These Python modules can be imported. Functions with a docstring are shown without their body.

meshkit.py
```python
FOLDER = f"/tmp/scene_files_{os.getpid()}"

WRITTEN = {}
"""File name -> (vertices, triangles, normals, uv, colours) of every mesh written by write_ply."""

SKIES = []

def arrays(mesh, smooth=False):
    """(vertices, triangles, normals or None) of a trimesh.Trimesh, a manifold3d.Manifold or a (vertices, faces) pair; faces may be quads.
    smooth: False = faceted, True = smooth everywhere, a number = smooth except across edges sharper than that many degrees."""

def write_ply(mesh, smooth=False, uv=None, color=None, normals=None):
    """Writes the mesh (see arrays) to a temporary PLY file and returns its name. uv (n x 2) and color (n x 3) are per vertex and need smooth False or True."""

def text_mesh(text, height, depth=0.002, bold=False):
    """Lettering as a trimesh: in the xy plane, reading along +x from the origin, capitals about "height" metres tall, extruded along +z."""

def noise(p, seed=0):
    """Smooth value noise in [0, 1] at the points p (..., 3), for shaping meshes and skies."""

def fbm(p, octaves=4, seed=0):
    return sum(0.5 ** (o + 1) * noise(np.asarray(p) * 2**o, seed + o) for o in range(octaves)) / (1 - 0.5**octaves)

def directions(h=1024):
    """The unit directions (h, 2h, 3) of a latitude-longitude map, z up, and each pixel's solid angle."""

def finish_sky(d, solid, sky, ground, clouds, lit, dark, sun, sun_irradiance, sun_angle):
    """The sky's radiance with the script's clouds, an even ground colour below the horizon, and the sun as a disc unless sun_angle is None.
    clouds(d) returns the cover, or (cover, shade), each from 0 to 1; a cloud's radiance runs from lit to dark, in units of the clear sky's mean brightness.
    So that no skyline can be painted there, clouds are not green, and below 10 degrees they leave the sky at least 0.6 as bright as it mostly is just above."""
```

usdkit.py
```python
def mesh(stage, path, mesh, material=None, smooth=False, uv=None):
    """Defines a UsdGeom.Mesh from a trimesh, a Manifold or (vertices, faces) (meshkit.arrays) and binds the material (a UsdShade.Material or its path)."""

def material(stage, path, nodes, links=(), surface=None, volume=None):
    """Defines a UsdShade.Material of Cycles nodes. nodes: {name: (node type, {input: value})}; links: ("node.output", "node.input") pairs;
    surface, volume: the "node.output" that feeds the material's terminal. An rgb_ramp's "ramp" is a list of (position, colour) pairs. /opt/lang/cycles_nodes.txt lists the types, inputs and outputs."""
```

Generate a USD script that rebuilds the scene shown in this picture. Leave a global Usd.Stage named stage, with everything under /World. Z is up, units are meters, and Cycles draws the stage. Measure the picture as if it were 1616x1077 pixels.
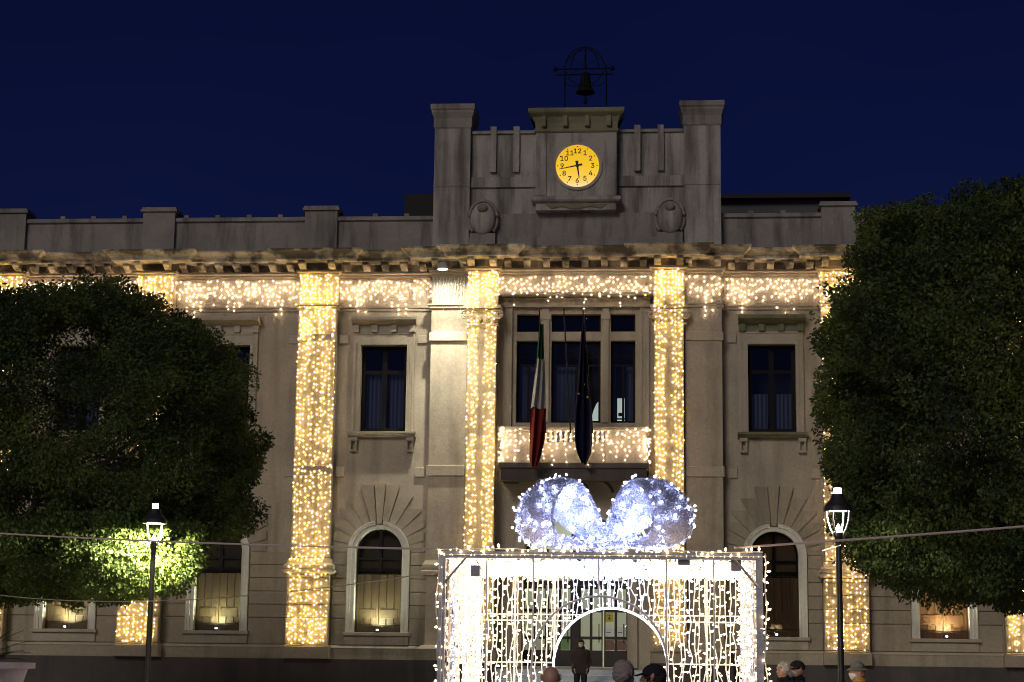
import math, random
import numpy as np
import trimesh, manifold3d, shapely
from shapely.geometry import Polygon, box as sbox, Point
from pxr import Usd, UsdGeom, UsdLux, UsdShade, Gf, Sdf
import usdkit, meshkit

rng = np.random.default_rng(7)
random.seed(7)
PI = math.pi
stage = Usd.Stage.CreateInMemory()
UsdGeom.SetStageUpAxis(stage, 'Z')
WORLD = UsdGeom.Xform.Define(stage, '/World')
stage.SetDefaultPrim(WORLD.GetPrim())

# ------------------------------------------------------------------ camera, sky, fill light, exposure
cam = UsdGeom.Camera.Define(stage, '/World/camera')
cam.CreateHorizontalApertureAttr(36.0)
cam.CreateVerticalApertureAttr(24.0)
cam.CreateFocalLengthAttr(36.0 * 2850 / 1616)
cam.CreateFStopAttr(0.0)
CAM = (2.546368, -49.909304, 1.65)
R_ = (0.99632849, 0.08463345, 0.01291193)
U_ = (0.00247058, -0.17917785, 0.9838136)
F_ = (-0.08557707, 0.98016962, 0.17872909)
cam.AddTransformOp().Set(Gf.Matrix4d(*R_, 0, *U_, 0, -F_[0], -F_[1], -F_[2], 0, *CAM, 1))
cam.CreateExposureAttr(0.0)

SKY_STRENGTH = 0.0082
FILL_I = 0.19
SUN_AZ, SUN_EL = math.radians(200), math.radians(29)     # direction towards the added frontal fill, behind the camera
sun_dir = np.array([math.sin(SUN_AZ) * math.cos(SUN_EL), math.cos(SUN_AZ) * math.cos(SUN_EL), math.sin(SUN_EL)])
sky_mat = usdkit.material(stage, '/World/Looks/night_sky', {
    'sky': ('sky_texture', {'sky_type': 'single_scattering', 'sun_disc': False, 'sun_elevation': SUN_EL, 'sun_rotation': math.atan2(sun_dir[0], sun_dir[1])}),
    'tint': ('mix_color', {'blend_type': 'multiply', 'fac': 1.0, 'b': (0.175, 0.205, 0.86)}),
    'co': ('texture_coordinate', {}), 'nz': ('noise_texture', {'scale': 3.0, 'detail': 5.0}), 'vr': ('rgb_ramp', {'ramp': [(0.3, (0.86, 0.88, 0.92)), (0.7, (1.12, 1.1, 1.06))]}), 'var': ('mix', {'mix_type': 'multiply', 'fac': 1.0}),
    'bg': ('background_shader', {'strength': SKY_STRENGTH})},
    [('sky.color', 'tint.a'), ('tint.result', 'var.color1'), ('co.generated', 'nz.vector'), ('nz.fac', 'vr.fac'), ('vr.color', 'var.color2'), ('var.color', 'bg.color')], surface='bg.background')
dome = UsdLux.DomeLight.Define(stage, '/World/sky')
UsdShade.MaterialBindingAPI.Apply(dome.GetPrim()).Bind(sky_mat)
fill_light = UsdLux.DistantLight.Define(stage, '/World/square_fill_light')  # added soft fill, stands in for the unseen lamps of the square
fill_light.CreateIntensityAttr(FILL_I)
fill_light.CreateAngleAttr(20.0)
fill_light.CreateColorAttr(Gf.Vec3f(1.0, 0.9, 0.84))
fill_light.CreateNormalizeAttr(True)
_z = sun_dir / np.linalg.norm(sun_dir)
_x = np.cross([0, 0, 1.0], _z); _x /= np.linalg.norm(_x); _y = np.cross(_z, _x)
fill_light.AddTransformOp().Set(Gf.Matrix4d(*map(float, _x), 0, *map(float, _y), 0, *map(float, _z), 0, 0, -60, 40, 1))

# ------------------------------------------------------------------ naming helpers
used = {}


def numbered(parent, name):
    k = (parent, name)
    n = used.get(k, 0)
    used[k] = n + 1
    return name if n == 0 else f'{name}_{n:03d}'


def path_of(p):
    return '/World' if p is None else str(p.GetPath())


def tag(o, label=None, cat=None, group=None, kind=None):
    p = o.GetPrim() if hasattr(o, 'GetPrim') else o
    for k, v in (('label', label), ('category', cat), ('group', group), ('kind', kind)):
        if v:
            p.SetCustomDataByKey(k, v)
    return p


def thing(name, label, cat, loc=(0, 0, 0), rotz=0, group=None):
    x = UsdGeom.Xform.Define(stage, '/World/' + numbered('/World', name))
    x.AddTranslateOp().Set(Gf.Vec3d(*map(float, loc)))
    if rotz:
        x.AddRotateZOp().Set(float(rotz))
    return tag(x, label, cat, group)


def obj(name, mesh, m, parent=None, smooth=False, **kw):
    pp = path_of(parent)
    o = usdkit.mesh(stage, pp + '/' + numbered(pp, name), mesh, m, smooth)
    return tag(o, **kw) if kw else o.GetPrim()


def group_of(name, parent):
    pp = path_of(parent)
    return UsdGeom.Xform.Define(stage, pp + '/' + numbered(pp, name)).GetPrim()


# ------------------------------------------------------------------ materials
def mat(name, nodes, links, surface='p.BSDF'):
    return usdkit.material(stage, '/World/Looks/' + name, nodes, links, surface=surface)


def plain(name, col, rough=0.6, metal=0.0, spec=0.5):
    return mat(name, {'p': ('principled_bsdf', {'base_color': col, 'roughness': rough, 'metallic': metal, 'specular_ior_level': spec})}, [])


def weathered(name, light, dark, stain, patch=0.55, stain_amt=0.5, bump=0.3, fine=14.0, patch_scale=0.7, streak=(2.2, 2.2, 0.22), lo=0.5, hi=0.75):
    """Wall colour with cloudy patches, rain streaks and fine grain."""
    return mat(name, {
        'g': ('geometry', {}),
        'n1': ('noise_texture', {'scale': patch_scale, 'detail': 6.0, 'roughness': 0.62}),
        'r1': ('rgb_ramp', {'ramp': [(0.32, dark), (0.68, light)]}),
        'mp': ('mapping', {'scale': streak}),
        'n2': ('noise_texture', {'scale': 1.0, 'detail': 5.0, 'roughness': 0.6}),
        'r2': ('rgb_ramp', {'ramp': [(lo, (0, 0, 0)), (hi, (stain_amt,) * 3)]}),
        'bw': ('rgb_to_bw', {}),
        'mix': ('mix', {'mix_type': 'mix', 'color2': stain}),
        'n3': ('noise_texture', {'scale': fine, 'detail': 4.0, 'roughness': 0.7}),
        'r3': ('rgb_ramp', {'ramp': [(0.25, (0.72,) * 3), (0.75, (1.12,) * 3)]}),
        'mul': ('mix', {'mix_type': 'multiply', 'fac': patch}),
        'b': ('bump', {'strength': bump, 'distance': 0.02}),
        'p': ('principled_bsdf', {'roughness': 0.92, 'specular_ior_level': 0.2})},
        [('g.position', 'n1.vector'), ('n1.fac', 'r1.fac'), ('g.position', 'mp.vector'), ('mp.vector', 'n2.vector'), ('n2.fac', 'r2.fac'),
         ('r2.color', 'bw.color'), ('bw.val', 'mix.fac'), ('r1.color', 'mix.color1'), ('g.position', 'n3.vector'), ('n3.fac', 'r3.fac'),
         ('mix.color', 'mul.color1'), ('r3.color', 'mul.color2'), ('mul.color', 'p.base_color'), ('n3.fac', 'b.height'), ('b.normal', 'p.normal')])


PLASTER = weathered('plaster', (0.54, 0.475, 0.35), (0.41, 0.36, 0.27), (0.17, 0.145, 0.11), stain_amt=0.55, patch_scale=0.9, patch=0.7, lo=0.48, hi=0.74)
STONE = [weathered(f'block_stone_{k}', l, d, (0.13, 0.11, 0.085), stain_amt=0.6, patch=0.7) for k, (l, d) in enumerate((((0.47, 0.41, 0.295), (0.36, 0.315, 0.225)), ((0.43, 0.375, 0.27), (0.33, 0.29, 0.21)), ((0.50, 0.44, 0.31), (0.39, 0.34, 0.24))))]
TRIM = weathered('trim_stone', (0.55, 0.49, 0.365), (0.43, 0.38, 0.285), (0.14, 0.12, 0.09), stain_amt=0.4)
CORNICE = weathered('old_cornice_stone', (0.78, 0.70, 0.55), (0.26, 0.225, 0.17), (0.05, 0.045, 0.035), stain_amt=0.85, patch_scale=1.3, streak=(1.5, 1.5, 1.2), lo=0.44, hi=0.58, bump=0.6)  # dark stains are weather; pale patches put street lamp light into the colour
TOWER = weathered('tower_stone', (0.44, 0.41, 0.355), (0.32, 0.30, 0.26), (0.10, 0.095, 0.09), stain_amt=0.85, patch_scale=1.2, lo=0.47, hi=0.66)
PARAPET = weathered('parapet_stone', (0.33, 0.308, 0.27), (0.23, 0.215, 0.19), (0.045, 0.045, 0.045), stain_amt=0.75, streak=(2.5, 2.5, 0.35), lo=0.47, hi=0.7)
MOSS = weathered('mossy_stone', (0.26, 0.25, 0.16), (0.17, 0.17, 0.10), (0.07, 0.08, 0.04), stain_amt=0.7)
PLINTH = weathered('plinth_stone', (0.13, 0.115, 0.10), (0.085, 0.075, 0.07), (0.04, 0.04, 0.04), stain_amt=0.6)
FRAME = weathered('window_frame_stone', (0.80, 0.78, 0.66), (0.70, 0.68, 0.57), (0.2, 0.18, 0.14), stain_amt=0.3)
ROOF = plain('dark_roof', (0.022, 0.02, 0.02), 0.9)
ROOFWALL = plain('roof_room_wall', (0.10, 0.095, 0.10), 0.9)
DARKIN = plain('unlit_interior', (0.035, 0.033, 0.032), 0.95)
PALEIN = plain('hall_wall', (0.72, 0.72, 0.62), 0.9)
CURTAIN = mat('reflection_blue_curtain', {'g': ('geometry', {}), 'w': ('wave_texture', {'wave_type': 'bands', 'bands_direction': 'x', 'scale': 2.6, 'distortion': 1.5}), 'r': ('rgb_ramp', {'ramp': [(0, (0.07, 0.08, 0.13)), (1, (0.15, 0.17, 0.27))]}), 'p': ('principled_bsdf', {'roughness': 0.95})}, [('g.position', 'w.vector'), ('w.fac', 'r.fac'), ('r.color', 'p.base_color')])  # cloth blue stands for sky reflected in the panes, put into colour
SASH = plain('dark_sash', (0.010, 0.009, 0.009), 0.75, 0.0, 0.2)
DOORWOOD = plain('dark_door_wood', (0.028, 0.022, 0.02), 0.55)
WOOD = [mat(f'shutter_wood_{k}', {'g': ('geometry', {}), 'm': ('mapping', {'scale': (16, 16, 0.6)}), 'n': ('noise_texture', {'scale': 1.0, 'detail': 5.0}), 'r': ('rgb_ramp', {'ramp': [(0.3, d), (0.7, l)]}), 'p': ('principled_bsdf', {'roughness': 0.55})}, [('g.position', 'm.vector'), ('m.vector', 'n.vector'), ('n.fac', 'r.fac'), ('r.color', 'p.base_color')])
        for k, (l, d) in enumerate((((0.105, 0.068, 0.022), (0.05, 0.031, 0.010)), ((0.085, 0.054, 0.017), (0.045, 0.027, 0.009)), ((0.17, 0.078, 0.019), (0.085, 0.037, 0.009)), ((0.14, 0.064, 0.016), (0.07, 0.031, 0.008))))]
GLASS = mat('window_glass', {'f': ('fresnel', {'IOR': 1.52}), 't': ('transparent_bsdf', {'color': (0.86, 0.88, 0.88)}), 'gl': ('glossy_bsdf', {'roughness': 0.004, 'color': (1, 1, 1)}), 'm': ('mix_closure', {})},
            [('f.fac', 'm.fac'), ('t.BSDF', 'm.closure1'), ('gl.BSDF', 'm.closure2')], surface='m.closure')
BLACKMETAL = plain('black_iron', (0.018, 0.018, 0.02), 0.4, 0.0, 0.5)
GALV = mat('galvanised_tube', {'g': ('geometry', {}), 'n': ('noise_texture', {'scale': 22.0, 'detail': 4.0}), 'r': ('rgb_ramp', {'ramp': [(0.3, (0.36, 0.36, 0.38)), (0.7, (0.52, 0.52, 0.54))]}), 'p': ('principled_bsdf', {'roughness': 0.42, 'metallic': 0.55})}, [('g.position', 'n.vector'), ('n.fac', 'r.fac'), ('r.color', 'p.base_color')])
WHITEWIRE = plain('white_cable_sheath', (0.86, 0.84, 0.80), 0.6)
CLEARWIRE = plain('pale_cord', (0.42, 0.36, 0.27), 0.6)
ROPE = plain('pale_rope', (0.62, 0.50, 0.47), 0.8)
WHITEBAR = plain('white_bar', (0.75, 0.74, 0.73), 0.5)
GREYBOX = plain('grey_plastic', (0.34, 0.35, 0.36), 0.6)


def emit(name, col, strength, island=None):
    """A lamp; island: list of (share, colour) so that single bulbs differ in tone and strength."""
    if not island:
        return mat(name, {'e': ('emission', {'color': col, 'strength': strength})}, [], surface='e.emission')
    stops, at = [], 0.0
    for share, c in island:
        stops.append((at, c)); at += share
    return mat(name, {'g': ('geometry', {}), 'r': ('rgb_ramp', {'ramp': stops, 'interpolate': False}), 'w': ('white_noise_texture', {'dimensions': '1D'}),
                      'mr': ('map_range', {'from_min': 0.0, 'from_max': 1.0, 'to_min': 0.25 * strength, 'to_max': 1.75 * strength}), 'e': ('emission', {})},
               [('g.random_per_island', 'r.fac'), ('g.random_per_island', 'w.w'), ('w.value', 'mr.value'), ('r.color', 'e.color'), ('mr.result', 'e.strength')], surface='e.emission')


E_GOLD = emit('golden_bulb', None, 50.0, [(0.68, (1.0, 0.63, 0.21)), (0.20, (1.0, 0.74, 0.40)), (0.12, (0.80, 0.82, 1.0))])
E_WARM = emit('warm_white_bulb', None, 50.0, [(0.70, (1.0, 0.69, 0.45)), (0.18, (1.0, 0.80, 0.60)), (0.12, (0.80, 0.80, 1.0))])
E_BOX = emit('box_bulb', None, 12.0, [(0.74, (1.0, 0.70, 0.36)), (0.18, (1.0, 0.84, 0.60)), (0.08, (0.74, 0.80, 1.0))])
E_COOL = emit('cool_bulb', None, 118.0, [(0.70, (0.70, 0.76, 1.0)), (0.30, (0.92, 0.90, 1.0))])
E_BOXCOOL = emit('box_cool_bulb', None, 12.0, [(0.7, (0.40, 0.54, 1.0)), (0.3, (0.75, 0.80, 1.0))])
E_FLOOD = emit('flood_lamp', (1.0, 0.93, 0.76), 900.0)
E_SILLS = [emit(f'sill_lamp_led_{k}', c, v) for k, (c, v) in enumerate((((0.92, 1.0, 0.80), 2500.0), ((0.90, 1.0, 0.74), 2000.0), ((0.90, 1.0, 0.78), 2500.0), ((0.9, 1.0, 0.85), 700.0), ((1.0, 0.95, 0.72), 1900.0), ((0.9, 1.0, 0.8), 1500.0)))]
E_LENS = emit('sill_lamp_lens', (0.92, 1.0, 0.9), 3.5)
E_LANTERN = emit('lantern_led', (1.0, 0.92, 0.55), 9000.0)
E_LANTERN2 = emit('lantern_led_dim', (1.0, 0.96, 0.86), 230.0)
E_CAP = emit('lit_cap', (0.9, 0.97, 1.0), 3.0)
E_HALL = emit('hall_ceiling_lamp', (1.0, 1.0, 0.84), 4.2)
E_PATCH = emit('bright_patch_glow', (0.86, 0.97, 0.90), 0.62)
E_ARCH = emit('arch_tube_glow', (0.95, 0.93, 1.0), 2.6)


# ------------------------------------------------------------------ mesh helpers: every shape is (vertices, triangles)
def cat(parts):
    vs, fs, n = [], [], 0
    for v, f in parts:
        v, f = np.asarray(v, float), np.asarray(f, int)
        vs.append(v); fs.append(f + n); n += len(v)
    return np.vstack(vs), np.vstack(fs)


def tm(m):
    return np.array(m.vertices), np.array(m.faces)


def mf(m):
    a = m.to_mesh()
    return np.array(a.vert_properties[:, :3]), np.array(a.tri_verts)


_BF = np.array([[0, 2, 1], [0, 3, 2], [4, 5, 6], [4, 6, 7], [0, 1, 5], [0, 5, 4], [1, 2, 6], [1, 6, 5], [2, 3, 7], [2, 7, 6], [3, 0, 4], [3, 4, 7]])


def bx(x0, x1, y0, y1, z0, z1):
    x0, x1 = min(x0, x1), max(x0, x1)
    y0, y1 = min(y0, y1), max(y0, y1)
    return np.array([[x0, y0, z0], [x1, y0, z0], [x1, y1, z0], [x0, y1, z0], [x0, y0, z1], [x1, y0, z1], [x1, y1, z1], [x0, y1, z1]], float), _BF


def cbx(x0, x1, y0, y1, z0, z1, c=0.012):
    """A block whose front (-y) edges are chamfered."""
    v = np.array([[x0, y1, z0], [x1, y1, z0], [x1, y1, z1], [x0, y1, z1],
                  [x0, y0 + c, z0], [x1, y0 + c, z0], [x1, y0 + c, z1], [x0, y0 + c, z1],
                  [x0 + c, y0, z0 + c], [x1 - c, y0, z0 + c], [x1 - c, y0, z1 - c], [x0 + c, y0, z1 - c]], float)
    q = [(0, 3, 2, 1), (4, 5, 1, 0), (5, 6, 2, 1), (6, 7, 3, 2), (7, 4, 0, 3), (4, 8, 9, 5)[:4], (5, 9, 10, 6), (6, 10, 11, 7), (7, 11, 8, 4), (8, 11, 10, 9)[::-1]]
    f = []
    for a, b, cc, d in q:
        f += [(a, b, cc), (a, cc, d)]
    m = trimesh.Trimesh(v, f, process=False)
    trimesh.repair.fix_normals(m)
    return tm(m)


def ext_xz(poly, y0, y1):
    """Extrudes an outline drawn in (x, z) from depth y0 to y1."""
    out = []
    for g in getattr(poly, 'geoms', [poly]):
        if g.is_empty or g.area < 1e-5:
            continue
        v, f = tm(trimesh.creation.extrude_polygon(g, y1 - y0, engine='earcut'))
        out.append((np.stack([v[:, 0], y0 + v[:, 2], v[:, 1]], 1), f[:, ::-1]))
    return cat(out)


def move(m, d=(0, 0, 0), rz=0, s=1.0):
    v, f = m
    c, sn = math.cos(rz), math.sin(rz)
    v = np.asarray(v) * s
    return np.stack([v[:, 0] * c - v[:, 1] * sn, v[:, 0] * sn + v[:, 1] * c, v[:, 2]], 1) + np.array(d), f


def mirror_x(m):
    v, f = m
    return np.asarray(v) * np.array([-1, 1, 1]), np.asarray(f)[:, ::-1]


def tube(pts, r, n=6, closed=False, cap=True):
    p = np.asarray(pts, float)
    k = len(p)
    rr = np.broadcast_to(np.asarray(r, float), (k,))
    t = np.gradient(p, axis=0) if not closed else np.roll(p, -1, 0) - np.roll(p, 1, 0)
    t /= np.maximum(np.linalg.norm(t, axis=1, keepdims=True), 1e-9)
    ref = np.array([0, 0, 1.0]) if abs(t[:, 2]).mean() < 0.8 else np.array([0, 1.0, 0])
    a = np.cross(t, ref); a /= np.maximum(np.linalg.norm(a, axis=1, keepdims=True), 1e-9)
    b = np.cross(t, a)
    ang = np.arange(n) / n * 2 * PI
    v = (p[:, None] + rr[:, None, None] * (np.cos(ang)[None, :, None] * a[:, None] + np.sin(ang)[None, :, None] * b[:, None])).reshape(-1, 3)
    f = []
    for i in range(k if closed else k - 1):
        j = (i + 1) % k
        for q in range(n):
            w = (q + 1) % n
            f += [(i * n + q, j * n + w, j * n + q), (i * n + q, i * n + w, j * n + w)]
    if cap and not closed:
        for q in range(1, n - 1):
            f += [(0, q + 1, q), ((k - 1) * n, (k - 1) * n + q, (k - 1) * n + q + 1)]
    return v, np.array(f)


def bar(a, b, w, d=None):
    """A square tube between two points."""
    return tube([a, b], w * 0.7071, 4)


def lathe(profile, n=24, center=(0, 0, 0)):
    p = np.asarray(profile, float)
    ang = np.arange(n) / n * 2 * PI
    v = np.stack([p[:, None, 0] * np.cos(ang), p[:, None, 0] * np.sin(ang), np.broadcast_to(p[:, None, 1], (len(p), n))], -1).reshape(-1, 3) + np.array(center)
    f = []
    for i in range(len(p) - 1):
        for q in range(n):
            w = (q + 1) % n
            f += [(i * n + q, i * n + w, (i + 1) * n + w), (i * n + q, (i + 1) * n + w, (i + 1) * n + q)]
    return v, np.array(f)


def mould(path, profile, closed_ends=True):
    """Runs a moulding along a plan outline that goes left to right; profile: (outwards, z) from bottom to top, closed against the wall."""
    P = np.asarray(path, float)
    prof = list(profile)
    prof = [(-0.02, prof[0][1])] + prof + [(-0.02, prof[-1][1])]
    n = len(prof)
    d = np.diff(P, axis=0); d /= np.linalg.norm(d, axis=1, keepdims=True)
    nrm = np.stack([d[:, 1], -d[:, 0]], 1)              # right-hand side of travel = -y when going +x
    off = np.zeros_like(P)
    for i in range(len(P)):
        if i == 0: off[i] = nrm[0]
        elif i == len(P) - 1: off[i] = nrm[-1]
        else:
            m = nrm[i - 1] + nrm[i]
            off[i] = m / max(1e-6, (m @ nrm[i]))
    v = np.array([[P[i, 0] + off[i, 0] * o, P[i, 1] + off[i, 1] * o, z] for i in range(len(P)) for o, z in prof])
    f = []
    for i in range(len(P) - 1):
        for k in range(n):
            w = (k + 1) % n
            a, b, c, e = i * n + k, (i + 1) * n + k, (i + 1) * n + w, i * n + w
            f += [(a, b, c), (a, c, e)]
    if closed_ends:
        for k in range(1, n - 1):
            f += [(0, k + 1, k), ((len(P) - 1) * n, (len(P) - 1) * n + k, (len(P) - 1) * n + k + 1)]
    m = trimesh.Trimesh(v, f, process=False)
    return v, np.array(f)


_OV = np.array([[1, 0, 0], [-1, 0, 0], [0, 1, 0], [0, -1, 0], [0, 0, 1], [0, 0, -1]], float)
_OF = np.array([[0, 2, 4], [2, 1, 4], [1, 3, 4], [3, 0, 4], [2, 0, 5], [1, 2, 5], [3, 1, 5], [0, 3, 5]])


def bulbs(pts, r, axis=None, length=1.0):
    """Small lamps, one octahedron each; axis: their directions when they are longer than wide."""
    p = np.asarray(pts, float)
    k = len(p)
    if axis is None:
        v = p[:, None] + _OV[None] * r
    else:
        a = np.asarray(axis, float); a /= np.linalg.norm(a, axis=1, keepdims=True)
        ref = np.where(np.abs(a[:, 2:3]) < 0.8, [[0, 0, 1.0]], [[1.0, 0, 0]])
        b = np.cross(a, ref); b /= np.linalg.norm(b, axis=1, keepdims=True)
        c = np.cross(a, b)
        v = np.stack([b, -b, c, -c, a * length, -a * length], 1) * r + p[:, None]
    return v.reshape(-1, 3), (_OF[None] + 6 * np.arange(k)[:, None, None]).reshape(-1, 3)


# ------------------------------------------------------------------ ground
PAVING = mat('piazza_paving', {'g': ('geometry', {}), 'br': ('brick_texture', {'scale': 1.0, 'brick_width': 0.6, 'row_height': 0.3, 'mortar_size': 0.012, 'color1': (0.16, 0.15, 0.14), 'color2': (0.21, 0.195, 0.18), 'mortar': (0.06, 0.055, 0.05)}),
                               'n': ('noise_texture', {'scale': 1.6, 'detail': 5.0}), 'r': ('rgb_ramp', {'ramp': [(0.3, (0.7,) * 3), (0.7, (1.1,) * 3)]}), 'm': ('mix', {'mix_type': 'multiply', 'fac': 1.0}), 'p': ('principled_bsdf', {'roughness': 0.6})},
             [('g.position', 'br.vector'), ('g.position', 'n.vector'), ('n.fac', 'r.fac'), ('br.color', 'm.color1'), ('r.color', 'm.color2'), ('m.color', 'p.base_color')])
tag(stage.GetPrimAtPath('/World/sky'), kind='structure')
obj('ground', (np.array([[-900, -900, 0], [900, -900, 0], [900, 900, 0], [-900, 900, 0]], float), np.array([[0, 1, 2], [0, 2, 3]])), PAVING, kind='structure')

# ------------------------------------------------------------------ the town hall
HALL = thing('town_hall', 'long two-storey stone town hall with clock tower block, columns and balcony', 'building')
BAYS = [-14.25, -9.95, -5.44, 5.44, 9.95, 14.25]
PILS = [-16.5, -12.08, -7.33, 7.33, 12.08, 16.5]
XE = 20.5
ARCH_Z, SILL_Z = 4.79, 2.60


def arch_poly(r, z0, cx=0.0, n=28, zc=ARCH_Z):
    a = np.linspace(0, PI, n)
    return Polygon([(cx - r, z0), (cx + r, z0)] + [(cx + r * math.cos(t), zc + r * math.sin(t)) for t in a])


wall = sbox(-XE, 0, XE, 12.75)
holes = [arch_poly(0.66, SILL_Z, c) for c in BAYS] + [sbox(c - 0.66, 8.17, c + 0.66, 10.64) for c in BAYS]
TRI = [(-1.68, -1.02), (-0.70, 0.69), (0.97, 1.66)]
for a, b in TRI:
    holes += [sbox(a, 8.43, b, 10.76), sbox(a, 11.01, b, 11.52)]
holes.append(arch_poly(1.45, 1.72, 0.0, zc=4.55))
obj('wall', ext_xz(wall.difference(shapely.union_all(holes)), 0.0, 0.42), PLASTER, HALL)
obj('inner_wall', ext_xz(sbox(-XE + .4, 0.3, XE - .4, 13.0).difference(sbox(-2.1, 1.6, 2.1, 6.35)), 1.35, 1.45), DARKIN, HALL)
obj('side_wall', bx(-XE, -XE + 0.4, 0.42, 16, 0, 13.4), PLASTER, HALL)
obj('side_wall', bx(XE - 0.4, XE, 0.42, 16, 0, 13.4), PLASTER, HALL)
obj('rear_wall', bx(-XE, XE, 16, 16.4, 0, 13.4), PLASTER, HALL)
# roofs: a flat deck, a low dark pitched roof behind the parapet and a roof room each side of the tower
obj('roof', cat([bx(-XE, XE, 0.45, 16.2, 13.24, 13.4)]), ROOF, HALL)
def gable(x0, x1, y0, y1, z0, z1):
    ym = (y0 + y1) / 2
    v = np.array([[x0, y0, z0], [x0, ym, z1], [x0, y1, z0], [x1, y0, z0], [x1, ym, z1], [x1, y1, z0]], float)
    return v, np.array([[0, 2, 1], [3, 4, 5], [0, 1, 4], [0, 4, 3], [1, 2, 5], [1, 5, 4], [0, 3, 5], [0, 5, 2]])
obj('roof', gable(-XE + .3, -4.7, 1.5, 12.5, 13.42, 16.12), ROOF, HALL)
obj('roof', gable(4.7, XE - .3, 6.5, 14.5, 13.42, 15.9), ROOF, HALL)
obj('roof_room', bx(-5.42, -4.2, 3.0, 6.0, 13.41, 15.86), ROOF, HALL)
rr = obj('roof_room', bx(4.2, 7.9, 4.6, 8.0, 13.41, 15.98), ROOFWALL, HALL)
obj('roof_slab', bx(4.1, 8.15, 4.3, 8.3, 15.985, 16.12), ROOF, rr)

# plan outline that entablature, cornice and plinth follow
def outline(dp=0.0, pil=0.30, hw=0.54, blk=0.40, bw=4.06, col=0.62, c0=2.17, c1=3.03):
    left = [(-XE, 0.0)]
    for p in PILS[:3]:
        left += [(p - hw, 0.0), (p - hw, -pil), (p + hw, -pil), (p + hw, 0.0)]
    left += [(-bw, 0.0), (-bw, -blk), (-c1, -blk), (-c1, -col), (-c0, -col), (-c0, -blk)]
    return left + [(-x, y) for x, y in reversed(left)]

OUT = outline()
# frieze backing: beam over the centre and over the pilaster heads
obj('frieze', cat([bx(-4.06, 4.06, -0.40, -0.002, 11.98, 12.748)] + [bx(s * 2.17, s * 3.03, -0.62, -0.402, 11.66, 12.748) for s in (-1, 1)] + [bx(s * 3.032, s * 4.06, -0.402, -0.002, 11.60, 11.978) for s in (-1, 1)]), PLASTER, HALL)
side_outline_l = [(-XE, 0.0)]
for p in PILS[:3]:
    side_outline_l += [(p - .54, 0.0), (p - .54, -.30), (p + .54, -.30), (p + .54, 0.0)]
side_outline_l += [(-4.064, 0.0)]
prof = [(0.02, 11.60), (0.05, 11.62), (0.05, 11.68), (0.09, 11.70), (0.09, 11.735), (0.02, 11.75)]
obj('architrave', mould(side_outline_l, prof), TRIM, HALL)
obj('architrave', mould([(-x, y) for x, y in reversed(side_outline_l)], prof), TRIM, HALL)
for s in (-1, 1):
    pth = [(-4.06, 0.0), (-4.06, -.402), (-3.032, -.402)]
    obj('architrave', mould(pth if s < 0 else [(-x, y) for x, y in reversed(pth)], prof), TRIM, HALL)
prof2 = [(0.03, 11.97), (0.06, 12.0), (0.06, 12.06), (0.02, 12.08)]
obj('architrave', mould([(-2.165, -.40), (2.165, -.40)], prof2), TRIM, HALL)
obj('bed_moulding', mould(OUT, [(0.015, 12.60), (0.04, 12.62), (0.04, 12.66), (0.09, 12.70), (0.09, 12.745)]), TRIM, HALL)
obj('modillion_band', mould(OUT, [(0.12, 12.75), (0.12, 12.935)]), CORNICE, HALL)
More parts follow.
